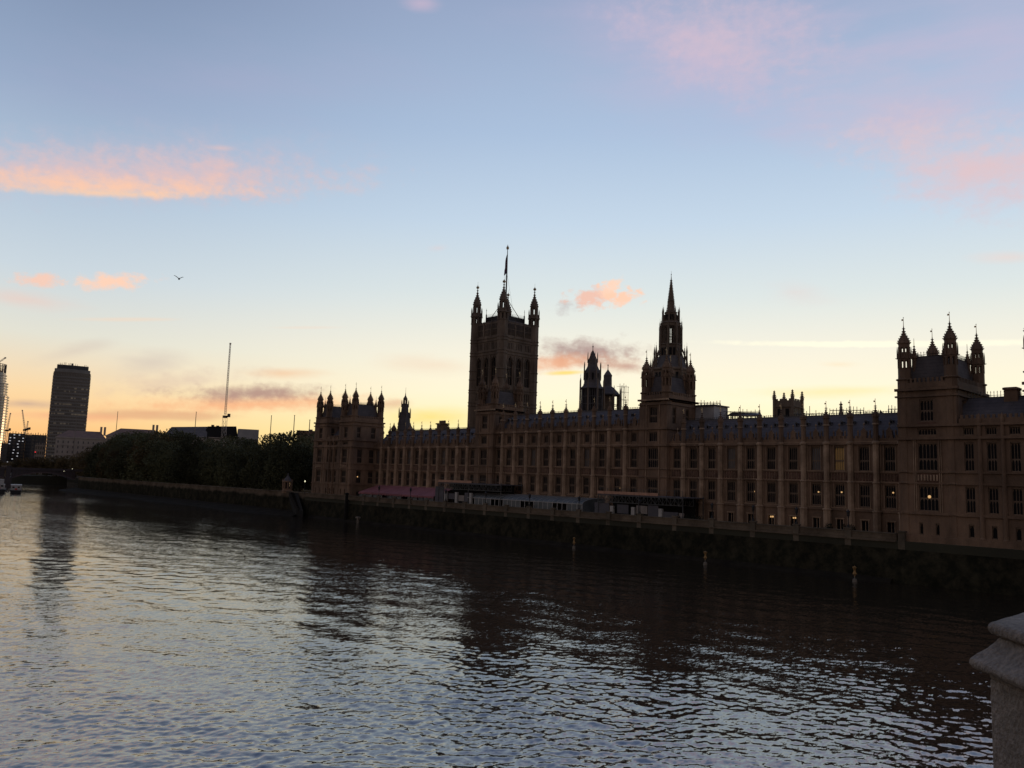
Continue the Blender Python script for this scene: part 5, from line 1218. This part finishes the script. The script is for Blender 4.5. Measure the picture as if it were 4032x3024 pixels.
def office_tower():
    r = 980; fr = frame(253, r); o, s, f = fr; zt = at(205, 1448, r)[2]; w = 35.5
    root = thing('office_tower', 'tall dark office slab with banded floors rising behind the pale hip-roofed block', 'office tower', tuple(o+Vector((0, 0, 5))))
    P = lambda a, d, z: tuple(o+s*a+f*d+Vector((0, 0, z)))
    # plan: slightly bowed front
    def plan(k=1.0, n=10):
        pts = [(-w/2*k+w*k*i/n, -2.6*k*math.sin(math.pi*i/n)) for i in range(n+1)]; return pts+[(w/2*k, 16*k), (-w/2*k, 16*k)]
    def slab(mb, z0, z1, k, m):
        pl = plan(k); n = len(pl); vs = [P(a, d, z0) for a, d in pl]+[P(a, d, z1) for a, d in pl]
        mb.add(vs, [(i, (i+1) % n, n+(i+1) % n, n+i) for i in range(n)]+[tuple(range(n-1, -1, -1)), tuple(range(n, 2*n))], m)
    g = MB(); slab(g, 5, zt-3.5, .985, 0); child('curtain_wall', g, ['tower_glass'], root)
    b = MB(); nf = 30; hf = (zt-6-8)/nf
    for i in range(nf): slab(b, 8+i*hf, 8+i*hf+hf*.42, 1.0, 0)
    for i in range(24):
        a = -w/2+w*i/23; b_d = -2.6*math.sin(math.pi*i/23)-.12; obox(b, fr, a-.12, a+.12, b_d-.12, b_d+.1, 8, zt-5, 0)
    child('floor_bands', b, ['tower_band'], root)
    c = MB(); slab(c, zt-3.5, zt, .95, 0); slab(c, zt, zt+4.2, .84, 1); 
    rng = random.Random(8)
    for i in range(22): a = rng.uniform(-14, 14); h = rng.uniform(.8, 3.0); obox(c, fr, a-.15, a+.15, 1, 1.4, zt+4.2, zt+4.2+h, 0)
    obox(c, fr, -1.8, .2, 1, 3, zt+4.2, zt+6.6, 0)
    child('roof_plant', c, ['tower_band', 'dark_cladding'], root)
    it = []
    for i in range(95):
        fl = rng.choice([3, 4, 7, 11, 14, 17, 17, 18, 20, 20, 22, 24, 25]); a = rng.uniform(-16, 16); t = (a+w/2)/w; dd = -2.6*math.sin(math.pi*t)*.985-.08
        z = 8+fl*hf+hf*.45; it.append((a, a+rng.uniform(.8, 2.6), z+.25, z+hf*.5, dd-.08))
    wins(root, fr, 'blind', it, ['office_lit_pane'])  # cream panes: the glow of lit windows is put into their colour
office_tower()
def round_tower():
    r = 1180; x, y, _ = at(-76, 1800, r); root = thing('residential_tower', 'round glass tower with stepped balconies catching orange light, at the left edge', 'tower block', (x, y, 5))
    zt = at(10, 1470, r)[2]; R = 22; mb = MB(); z1 = at(20, 1560, r)[2]; z2 = at(20, 1510, r)[2]
    mb.lathe(x, y, [(0, R), (z1, R), (z1+.1, R-2.2), (z2, R-2.6), (z2+.1, R-4.5), (zt, R-5)], 28); child('glass_drum', mb, ['round_tower_glass'], root)
    b = MB(); z = 8
    while z < zt-2:
        rr = R if z < z1 else (R-2.4 if z < z2 else R-4.8); b.lathe(x, y, [(z, rr+1.1), (z+.9, rr+1.1)], 28); z += 3.35
    child('balconies', b, ['balcony_white'], root)
    c = MB(); c.lathe(x, y, [(zt, R-9), (zt+3, R-9)], 28)
    for i in range(28):
        a = 2*math.pi*i/28; q = (R-5.5); c.beam((x+q*math.cos(a), y+q*math.sin(a), zt), (x+q*math.cos(a), y+q*math.sin(a), zt+11), .7)
        b2 = a+2*math.pi/28
        for zz in (4, 10.5): c.beam((x+q*math.cos(a), y+q*math.sin(a), zt+zz), (x+q*math.cos(b2), y+q*math.sin(b2), zt+zz), .7)
    child('crown_screen', c, ['dark_cladding'], root)
round_tower()
def crane(px_, ybase, r, z_cab_py, jib_px, jib_py, label, s=1., group='tower cranes on the skyline', mast=1.8, cwd=1):
    x, y, zc = at(px_, z_cab_py, r); root = thing('tower_crane', label, 'crane', (x, y, 5), group); jx, jy, jz = at(jib_px, jib_py, r+3)
    m = MB(); w = mast/2
    zb = at(px_, ybase, r)[2]; zb = min(zb, zc-6)
    for sx in (-w, w):
        for sy in (-w, w): m.beam((x+sx, y+sy, 5), (x+sx, y+sy, zc), .22*s)
    z = zb-10; k = 0
    while z < zc-mast:
        for sx, sy, tx, ty in ((-w, -w, w, -w), (w, -w, w, w), (w, w, -w, w), (-w, w, -w, -w)): m.beam((x+sx, y+sy, z), (x+tx, y+ty, z+mast*1.3), .13*s)
        z += mast*1.3; k += 1
    child('mast', m, ['crane_white'], root)
    c = MB(); c.cb(x, y, zc+1.0*s, 3.6*s, 3.6*s, 2.4*s); c.cb(x+2.6*s*cwd, y-2.6*s*cwd, zc+2.4*s, 2.2*s, 2.2*s, 3.4*s); child('cab', c, ['crane_dark'], root)
    j = MB(); a = Vector((x, y, zc+2)); b = Vector((jx, jy, jz)); d = (b-a).normalized(); u = d.cross(Vector((.7, .7, .1))).normalized(); v = d.cross(u).normalized(); L_ = (b-a).length; q = .75*s
    cs = [(u+v)*q, (u-v)*q, (-u-v)*q, (v-u)*q]
    for c_ in cs: j.beam(a+c_, b+c_*.6, .2*s)
    n = int(L_/(2.4*s))
    for i in range(n):
        p = a+d*L_*i/n; p2 = a+d*L_*(i+1)/n; t = 1-.4*i/n
        for k in range(4): j.beam(p+cs[k]*t, p2+cs[(k+1) % 4]*t, .11*s)
    j.cb(b.x, b.y, b.z, 1.4*s, 1.4*s, 1.4*s); child('jib', j, ['crane_white'], root)
crane(886, 1680, 560, 1645, 907, 1353, 'very tall tower crane with a near-vertical lattice jib rising behind the trees', .66, mast=2.2)
crane(27, 1760, 1150, 1698, 41, 1628, 'small distant crane beside the round tower', .9)
crane(97, 1760, 1150, 1696, 88, 1616, 'distant crane with its jib leaning left, the taller of the pair', .9)
crane(105, 1760, 1165, 1694, 110, 1660, 'distant crane with a short jib leaning right, the lower of the pair', .9)
crane(-60, 1500, 1190, 1470, 21, 1409, 'crane jib poking in from the left edge above the round tower', 1.2)
def block(px0, px1, ytop, r, depth, label, mats, floors, lit=None, name='city_block'):
    fr = frame((px0+px1)/2, r); o, s, f = fr; w = (Vector(at(px1, 1750, r))-Vector(at(px0, 1750, r))).length; zt = at((px0+px1)/2, ytop, r)[2]
    root = thing(name, label, 'building', tuple(o+Vector((0, 0, 5))), 'distant blocks between the towers'); mb = MB(); obox(mb, fr, -w/2, w/2, 0, depth, 0, zt, 0); 
    for i in range(6): a = -w/2+w*(i+.5)/6; obox(mb, fr, a-.3, a+.3, 1, 1.6, zt, zt+1.4+(i % 3)*.6, 0)
    child('walls', mb, [mats[0]], root); wn = []; hf = (zt-8)/floors; nb = max(4, int(w/4.2))
    for i in range(floors):
        for j in range(nb): a = -w/2+w*(j+.5)/nb; wn.append((a-w/nb*.3, a+w/nb*.3, 8+i*hf+.8, 8+i*hf+hf*.75, 0))
    wn.sort(key=lambda q: -q[2]); wins(root, fr, 'window', wn, [mats[1]])
    if lit:
        rng = random.Random(lit); l = []
        for i in range(floors):
            for j in range(nb):
                if rng.random() < .42: a = -w/2+w*(j+.5)/nb+rng.uniform(-.6, .6); l.append((a-.7, a+.7, 8+i*hf+1.3, 8+i*hf+2.0, -.2))
        wins(root, fr, 'light', l, ['office_light'])
    return fr
block(24, 92, 1706, 1080, 30, 'grey block dotted with small white lights, beside the round tower', ['dark_cladding', 'tower_glass'], 12, 4)
block(92, 116, 1712, 1100, 30, 'narrow dark block between the dotted block and the glass block', ['dark_cladding', 'curtained_glass'], 10)
block(116, 176, 1712, 1050, 30, 'dark glass block just left of the tall office slab', ['dark_cladding', 'tower_glass'], 10)
block(134, 172, 1752, 1010, 20, 'lower grey block in front of the dark glass block, near the red light', ['concrete_pale', 'tower_glass'], 5)
block(0, 26, 1745, 1050, 30, 'low dark block at the foot of the round tower', ['dark_cladding', 'tower_glass'], 8)
x, y, z = at(139, 1780, 990); mb = MB(); mb.lathe(x, y, [(z-.5, .3), (z, .7), (z+.5, .3)], 8); mb.beam((x, y, 6), (x, y, z), .4, m=1); solo('red_beacon', mb, ['red_lamp', 'iron'], 'bright red light in front of the dark blocks', 'red light')

def hip_block():
    r = 760; root = None
    def part(px0, px1, yeave, yridge, rr, nm, label, chim, depth=26, ridge=(.28, .98)):
        fr = frame((px0+px1)/2, rr); o, s, f = fr; w = (Vector(at(px1, 1750, rr))-Vector(at(px0, 1750, rr))).length; c = (px0+px1)/2; ze = at(c, yeave, rr)[2]; zr = at(c, yridge, rr)[2]
        root = thing('hip_roofed_block', label, 'building', tuple(o+Vector((0, 0, 6))), 'pale hip-roofed office buildings'); P = lambda a, d, z: tuple(o+s*a+f*d+Vector((0, 0, z)))
        mb = MB(); obox(mb, fr, -w/2, w/2, 0, depth, 5, ze); obox(mb, fr, -w/2-.5, w/2+.5, -.5, depth+.5, ze-.1, ze+.9); obox(mb, fr, -w/2-.25, w/2+.25, -.25, .0, ze-6, ze-5.6); child('walls', mb, ['concrete_pale'], root)
        wn = []; nb = int(w/3.4)
        for fl in range(6):
            for j in range(nb):
                a = -w/2+w*(j+.5)/nb; z = ze-4.2-fl*4.1
                if z > 8: wn.append((a-.45, a+.45, z, z+2.0, 0))
        wins(root, fr, 'window', wn, ['curtained_glass'])
        rf = MB(); a0 = -w/2+w*ridge[0]; a1 = -w/2+w*ridge[1]
        rf.add([P(-w/2, 0, ze+.9), P(w/2, 0, ze+.9), P(w/2, depth, ze+.9), P(-w/2, depth, ze+.9), P(a0, depth/2, zr), P(a1, depth/2, zr)], [(0, 1, 5, 4), (1, 2, 5), (2, 3, 4, 5), (3, 0, 4), (3, 2, 1, 0)])
        child('roof', rf, ['clay_tile'], root)
        for q in (-1.4, 1.4): ch_ = MB(); a = -w/2+w*chim+q; obox(ch_, fr, a-.8, a+.8, depth*.4, depth*.6, zr-3, zr+4.2); child('chimney', ch_, ['concrete_pale'], root)
    part(214, 412, 1727, 1694, 760, None, 'pale stone block with brown hipped roof and twin chimneys before the office slab', .93, ridge=(.22, .88))
    part(412, 625, 1722, 1686, 720, None, 'second pale block with a long brown hipped roof, partly hidden by trees', .9, ridge=(.25, .9))
hip_block()
def mansard():
    r = 560; fr = frame(850, r); o, s, f = fr; w = (Vector(at(1012, 1750, r))-Vector(at(662, 1750, r))).length
    Z = lambda px_, py_: at(px_, py_, r)[2]; A = lambda px_: (at(px_, 1750, r)[0]-o.x)*s.x+(at(px_, 1750, r)[1]-o.y)*s.y
    root = thing('grey_roofed_block', 'grey-roofed stone block with a dark mansard, below the tall crane', 'building', tuple(o+Vector((0, 0, 6)))); P = lambda a, d, z: tuple(o+s*a+f*d+Vector((0, 0, z)))
    mb = MB(); obox(mb, fr, A(662), A(1012), 0, 20, 6, Z(850, 1722)); child('walls', mb, ['concrete_pale'], root)
    def roofq(nm, p0, p1, q0, q1, zb, z0, z1, m):
        rf = MB(); rf.add([P(A(p0), -.2, zb), P(A(p1), -.2, zb), P(A(p1), 20, zb), P(A(p0), 20, zb), P(A(q0), 5, z0), P(A(q1), 5, z1), P(A(q1), 15, z1), P(A(q0), 15, z0)], [(0, 1, 5, 4), (1, 2, 6, 5), (2, 3, 7, 6), (3, 0, 4, 7), (4, 5, 6, 7), (3, 2, 1, 0)]); child(nm, rf, [m], root)
    roofq('pale_roof', 640, 812, 668, 812, Z(850, 1725), Z(668, 1679), Z(812, 1678), 'lead')
    roofq('dark_mansard', 790, 936, 812, 926, Z(850, 1727), Z(812, 1677), Z(926, 1677), 'timber_dark')
    mb = MB(); obox(mb, fr, A(934), A(1016), 0, 18, 6, Z(975, 1690)); obox(mb, fr, A(996), A(1004), -.2, .05, Z(975, 1715), Z(975, 1695)); child('pale_wing', mb, ['lead_pale'], root)
    for p_, q_ in ((826, 1671), (846, 1673)): mb = MB(); obox(mb, fr, A(p_), A(p_+12), 4, 8, Z(830, 1677), Z(830, q_)); child('chimney', mb, ['dark_cladding'], root)
mansard()
fr = frame(1195, 420); o, s, f = fr; root = thing('flat_roofed_block', 'low flat-roofed brown block between the trees and the far pavilion', 'building', tuple(o+Vector((0, 0, 7)))); A = lambda px_: (at(px_, 1750, 420)[0]-o.x)*s.x+(at(px_, 1750, 420)[1]-o.y)*s.y
mb = MB(); Z = lambda py_: at(1195, py_, 420)[2]; obox(mb, fr, A(1166), A(1248), 0, 14, 7, Z(1697)); obox(mb, fr, A(1212), A(1228), 2, 6, Z(1697), Z(1689)); child('walls', mb, ['clay_tile'], root)
mb = MB(); obox(mb, fr, A(1164), A(1250), -.4, 14.4, Z(1697), Z(1695)); child('roof', mb, ['lead'], root)
# tall flagpoles
for px_, yt, r, zb_, lab in ((303, 1630, 745, 1705, 'tall thin flagpole in front of the office slab'), (464, 1622, 700, 1702, 'tall thin flagpole above the second hip-roofed block'), (773, 1623, 556, 1676, 'thin flagpole on the grey-roofed block left of the tall crane'),
                             (1069, 1638, 480, 1720, 'thin flagpole above the trees, left one of three before the far pavilion'), (1160, 1637, 430, 1712, 'thin flagpole above the trees, middle one of three before the far pavilion'), (1220, 1655, 410, 1700, 'thin flagpole above the trees, nearest the far pavilion')):
    x, y, z = at(px_, yt, r); mb = MB(); mb.lathe(x, y, [(7, .34), (z-1, .18), (z, .16)], 6); mb.lathe(x, y, [(z, .3), (z+.3, .3)], 6); solo('flagpole', mb, ['post_grey'], lab, 'flagpole', 'bare flagpoles on the skyline')

# ------------------------------------------------------------------ bird
x, y, z = at(705, 1098, 76); az = math.atan2(x, y); s = Vector((math.cos(az), -math.sin(az), 0)); f = Vector((math.sin(az), math.cos(az), 0)); up = Vector((0, 0, 1)); o = Vector((x, y, z))
def W3(a, b, c): return tuple(o+s*a+f*b+up*c)
root = thing('gull', 'small dark gull gliding with raised wings in the sky at left', 'bird', (x, y, z))
b_ = MB(); rings = [(-.26, .012), (-.2, .05), (-.08, .085), (.06, .075), (.16, .045), (.21, .05), (.26, .035), (.31, .008)]; vs = []; fs = []
for d_, r_ in rings:
    for k in range(8): a = k*math.pi/4; vs.append(W3(r_*math.cos(a), -d_, r_*math.sin(a)*.9))
for i in range(len(rings)-1):
    for k in range(8): fs.append((i*8+k, i*8+(k+1) % 8, (i+1)*8+(k+1) % 8, (i+1)*8+k))
b_.add(vs, fs); child('body', b_, ['feather'], root)
for sg, tips in ((-1, [(0, 0, .02), (-.16, 0, .13), (-.30, .02, .22), (-.44, .06, .28)]), (1, [(0, 0, .02), (.14, 0, .11), (.24, .04, .19), (.36, .12, .22)])):
    w = MB(); vs = []; ch_ = [.20, .19, .15, .03]
    for (a, b, c), cw in zip(tips, ch_): vs += [W3(a, b-cw/2, c+.012), W3(a, b+cw/2, c), W3(a, b+cw/2, c-.012), W3(a, b-cw/2, c-.012)]
    fs = []
    for i in range(3):
        for k in range(4): fs.append((i*4+k, i*4+(k+1) % 4, i*4+4+(k+1) % 4, i*4+4+k))
    w.add(vs, fs+[(12, 13, 14, 15), (3, 2, 1, 0)]); child('wing', w, ['feather'], root)

# ------------------------------------------------------------------ bridge parapet the camera stands at
V = Vector((2.467, .80)); R_ = .90; cx, cy = V.x+.383*R_, V.y-.924*R_
root = thing('stone_pedestal', 'rough granite octagonal pedestal with stepped coping at the lower right corner', 'pedestal', (cx, cy, H-1.6))
def octp(prof, nm, seed):
    mb = MB(); n = 8
    mb.lathe(cx, cy, prof, 8); o_ = child(nm, mb, ['granite'], root)
    bv = o_.modifiers.new('bevel', 'BEVEL'); bv.width = .004; bv.segments = 2; bv.limit_method = 'ANGLE'; bv.angle_limit = rad(20)
    sb = o_.modifiers.new('subdivide', 'SUBSURF'); sb.subdivision_type = 'SIMPLE'; sb.levels = sb.render_levels = 4 if nm != 'shaft' else 3
    tx = bpy.data.textures.new('stone_pits', 'CLOUDS'); tx.noise_scale = .035; tx.noise_depth = 3
    dp = o_.modifiers.new('wear', 'DISPLACE'); dp.texture = tx; dp.strength = .006; dp.mid_level = .5
    return o_
octp([(H-15, .849), (H-.55, .849), (H-.49, .849)], 'shaft', 1)
octp([(H-.50, .842), (H-.478, .852), (H-.466, .890), (H-.456, .899), (H-.443, .897), (H-.430, .880), (H-.412, .855), (H-.395, .836), (H-.380, .824)], 'lower_coping', 2)
octp([(H-.384, .818), (H-.375, .822), (H-.372, .842), (H-.365, .849), (H-.350, .850), (H-.340, .842), (H-.300, .30)], 'top_coping', 3)
mb = MB(); mb.box(-40, cx-.9, .12, .55, H-1.9, H-.85); mb.box(-40, cx-.9, .05, .62, H-.85, H-.76); mb.box(cx+.95, 150, .12, .55, H-1.9, H-.85); mb.box(cx+.95, 150, .05, .62, H-.85, H-.76)
solo('bridge_parapet', mb, ['granite'], 'low stone bridge parapet that the pedestal belongs to, running out of the picture', 'parapet')
mb = MB(); mb.box(-150, 175, -26, .12, H-2.6, H-1.6)
struct('road', mb, ['paving'])

# ------------------------------------------------------------------ water
def water():
    az_in = np.arange(6, 80, .075); az = np.concatenate([np.arange(-60, 6, 1.0), az_in, np.arange(80, 118, 1.0)])
    r = [14.0]
    while r[-1] < 1100:
        x_ = r[-1]; st = x_*x_/(15.3*790)*.55; r.append(x_+min(max(st, .10), 14.))
    r += [1400, 2000, 3500, 7000]; r = np.array(r); A, Rr = np.meshgrid(np.radians(az), r)
    X = Rr*np.sin(A); Y = Rr*np.cos(A); Z = np.zeros_like(X); rng = np.random.default_rng(5)
    step = np.gradient(r)[:, None]
    # wind chop: many short-crested wave trains, longest ones first; trains finer than the grid fade out
    for k in range(90):
        lam = np.exp(rng.uniform(np.log(.35), np.log(4.2))); th = rad(43)+rng.normal(0, .75); kx, ky = 2*np.pi/lam*np.sin(th), 2*np.pi/lam*np.cos(th)
        slope = .0150*(.40 if lam > 1.8 else (1.0 if lam > .7 else 1.1)); amp = slope*lam/(2*np.pi)*1.6
        fade = np.clip((lam/np.maximum(step, .1)-1.6)/2.0, 0, 1)
        ph = rng.uniform(0, 6.28); env = .55+.45*np.sin(X*.31/lam**.5+Y*.23/lam**.5+ph*3)*np.cos(Y*.37/lam**.5-X*.19/lam**.5+ph)
        Z += amp*fade*env*np.sin(kx*X+ky*Y+ph)
    patch = np.zeros_like(X)      # gusts and slicks: the chop is stronger in some places than in others
    for k in range(14):
        lam = rng.uniform(9, 70); th = rng.uniform(0, np.pi); patch += np.sin(2*np.pi/lam*(X*np.sin(th)+Y*np.cos(th)*.6)+rng.uniform(0, 6.28))*(lam/70)**.3
    Z *= np.clip(1.0+.22*patch, .35, 1.75)
    for k in range(5):            # low wash crossing the stream
        lam = rng.uniform(5, 11); th = rad(70)+rng.normal(0, .5); Z += .012*np.sin(2*np.pi/lam*(X*np.sin(th)+Y*np.cos(th))+rng.uniform(0, 6.28)+1.5*np.sin(X*.05+Y*.04*k))*np.clip((lam/np.maximum(step, .1)-1.6)/2, 0, 1)
    n0, n1 = Z.shape; V = np.stack([X, Y, Z], -1).reshape(-1, 3).astype(np.float32)
    i = np.arange(n0-1)[:, None]*n1+np.arange(n1-1)[None, :]; Q = np.stack([i, i+n1, i+n1+1, i+1], -1).reshape(-1, 4)
    # close off the surface behind and below the camera
    me = bpy.data.meshes.new('river_water'); me.vertices.add(len(V)); me.vertices.foreach_set('co', V.ravel()); me.loops.add(Q.size); me.loops.foreach_set('vertex_index', Q.astype(np.int32).ravel())
    me.polygons.add(len(Q)); me.polygons.foreach_set('loop_start', np.arange(0, Q.size, 4, dtype=np.int32)); me.polygons.foreach_set('use_smooth', np.ones(len(Q), dtype=bool)); me.update(calc_edges=True)
    m = bpy.data.materials.new('river_water'); m.use_nodes = True; t = m.node_tree; n = t.nodes; l = t.links; b = n['Principled BSDF']
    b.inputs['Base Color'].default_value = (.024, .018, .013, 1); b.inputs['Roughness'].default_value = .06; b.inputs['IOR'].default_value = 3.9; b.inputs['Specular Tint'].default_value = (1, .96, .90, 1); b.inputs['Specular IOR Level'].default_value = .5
    g = n.new('ShaderNodeNewGeometry'); mp = n.new('ShaderNodeMapping'); mp.inputs['Rotation'].default_value = (0, 0, rad(43)); mp.inputs['Scale'].default_value = (.75, 1.7, 1); l.new(g.outputs['Position'], mp.inputs[0])
    acc = None
    for sc_, amp in ((.5, .03), (1.7, .095), (4.5, .10), (13.0, .06)):
        ns = n.new('ShaderNodeTexNoise'); ns.inputs['Scale'].default_value = sc_; ns.inputs['Detail'].default_value = 2; l.new(mp.outputs[0], ns.inputs['Vector'])
        su = n.new('ShaderNodeVectorMath'); su.operation = 'SUBTRACT'; l.new(ns.outputs['Color'], su.inputs[0]); su.inputs[1].default_value = (.5, .5, .5)
        ml = n.new('ShaderNodeVectorMath'); ml.operation = 'SCALE'; l.new(su.outputs[0], ml.inputs[0]); ml.inputs['Scale'].default_value = amp*2.6
        if acc is None: acc = ml.outputs[0]
        else: ad = n.new('ShaderNodeVectorMath'); ad.operation = 'ADD'; l.new(acc, ad.inputs[0]); l.new(ml.outputs[0], ad.inputs[1]); acc = ad.outputs[0]
    # calm and ruffled patches, stretched along the stream
    mp2 = n.new('ShaderNodeMapping'); mp2.inputs['Rotation'].default_value = (0, 0, rad(12)); mp2.inputs['Scale'].default_value = (1.6, .45, 1); l.new(g.outputs['Position'], mp2.inputs[0])
    pn = n.new('ShaderNodeTexNoise'); pn.inputs['Scale'].default_value = .022; pn.inputs['Detail'].default_value = 5; l.new(mp2.outputs[0], pn.inputs['Vector'])
    mr = n.new('ShaderNodeMapRange'); l.new(pn.outputs[0], mr.inputs[0]); mr.inputs[1].default_value = .35; mr.inputs[2].default_value = .65; mr.inputs[3].default_value = .35; mr.inputs[4].default_value = 1.25
    ms = n.new('ShaderNodeVectorMath'); ms.operation = 'SCALE'; l.new(acc, ms.inputs[0]); l.new(mr.outputs[0], ms.inputs['Scale'])
    fl = n.new('ShaderNodeVectorMath'); fl.operation = 'MULTIPLY'; l.new(ms.outputs[0], fl.inputs[0]); fl.inputs[1].default_value = (1, 1, 0)
    ad = n.new('ShaderNodeVectorMath'); ad.operation = 'ADD'; l.new(g.outputs['Normal'], ad.inputs[0]); l.new(fl.outputs[0], ad.inputs[1])
    nm = n.new('ShaderNodeVectorMath'); nm.operation = 'NORMALIZE'; l.new(ad.outputs[0], nm.inputs[0]); l.new(nm.outputs[0], b.inputs['Normal'])
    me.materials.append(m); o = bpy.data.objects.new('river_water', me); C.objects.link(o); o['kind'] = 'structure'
    mb = MB(); mb.box(-7000, 7000, -7000, 7000, -4.2, -4.0); struct('riverbed', mb, ['mud'])
water()
S.cycles.max_bounces = 6; S.cycles.caustics_reflective = False; S.cycles.caustics_refractive = False
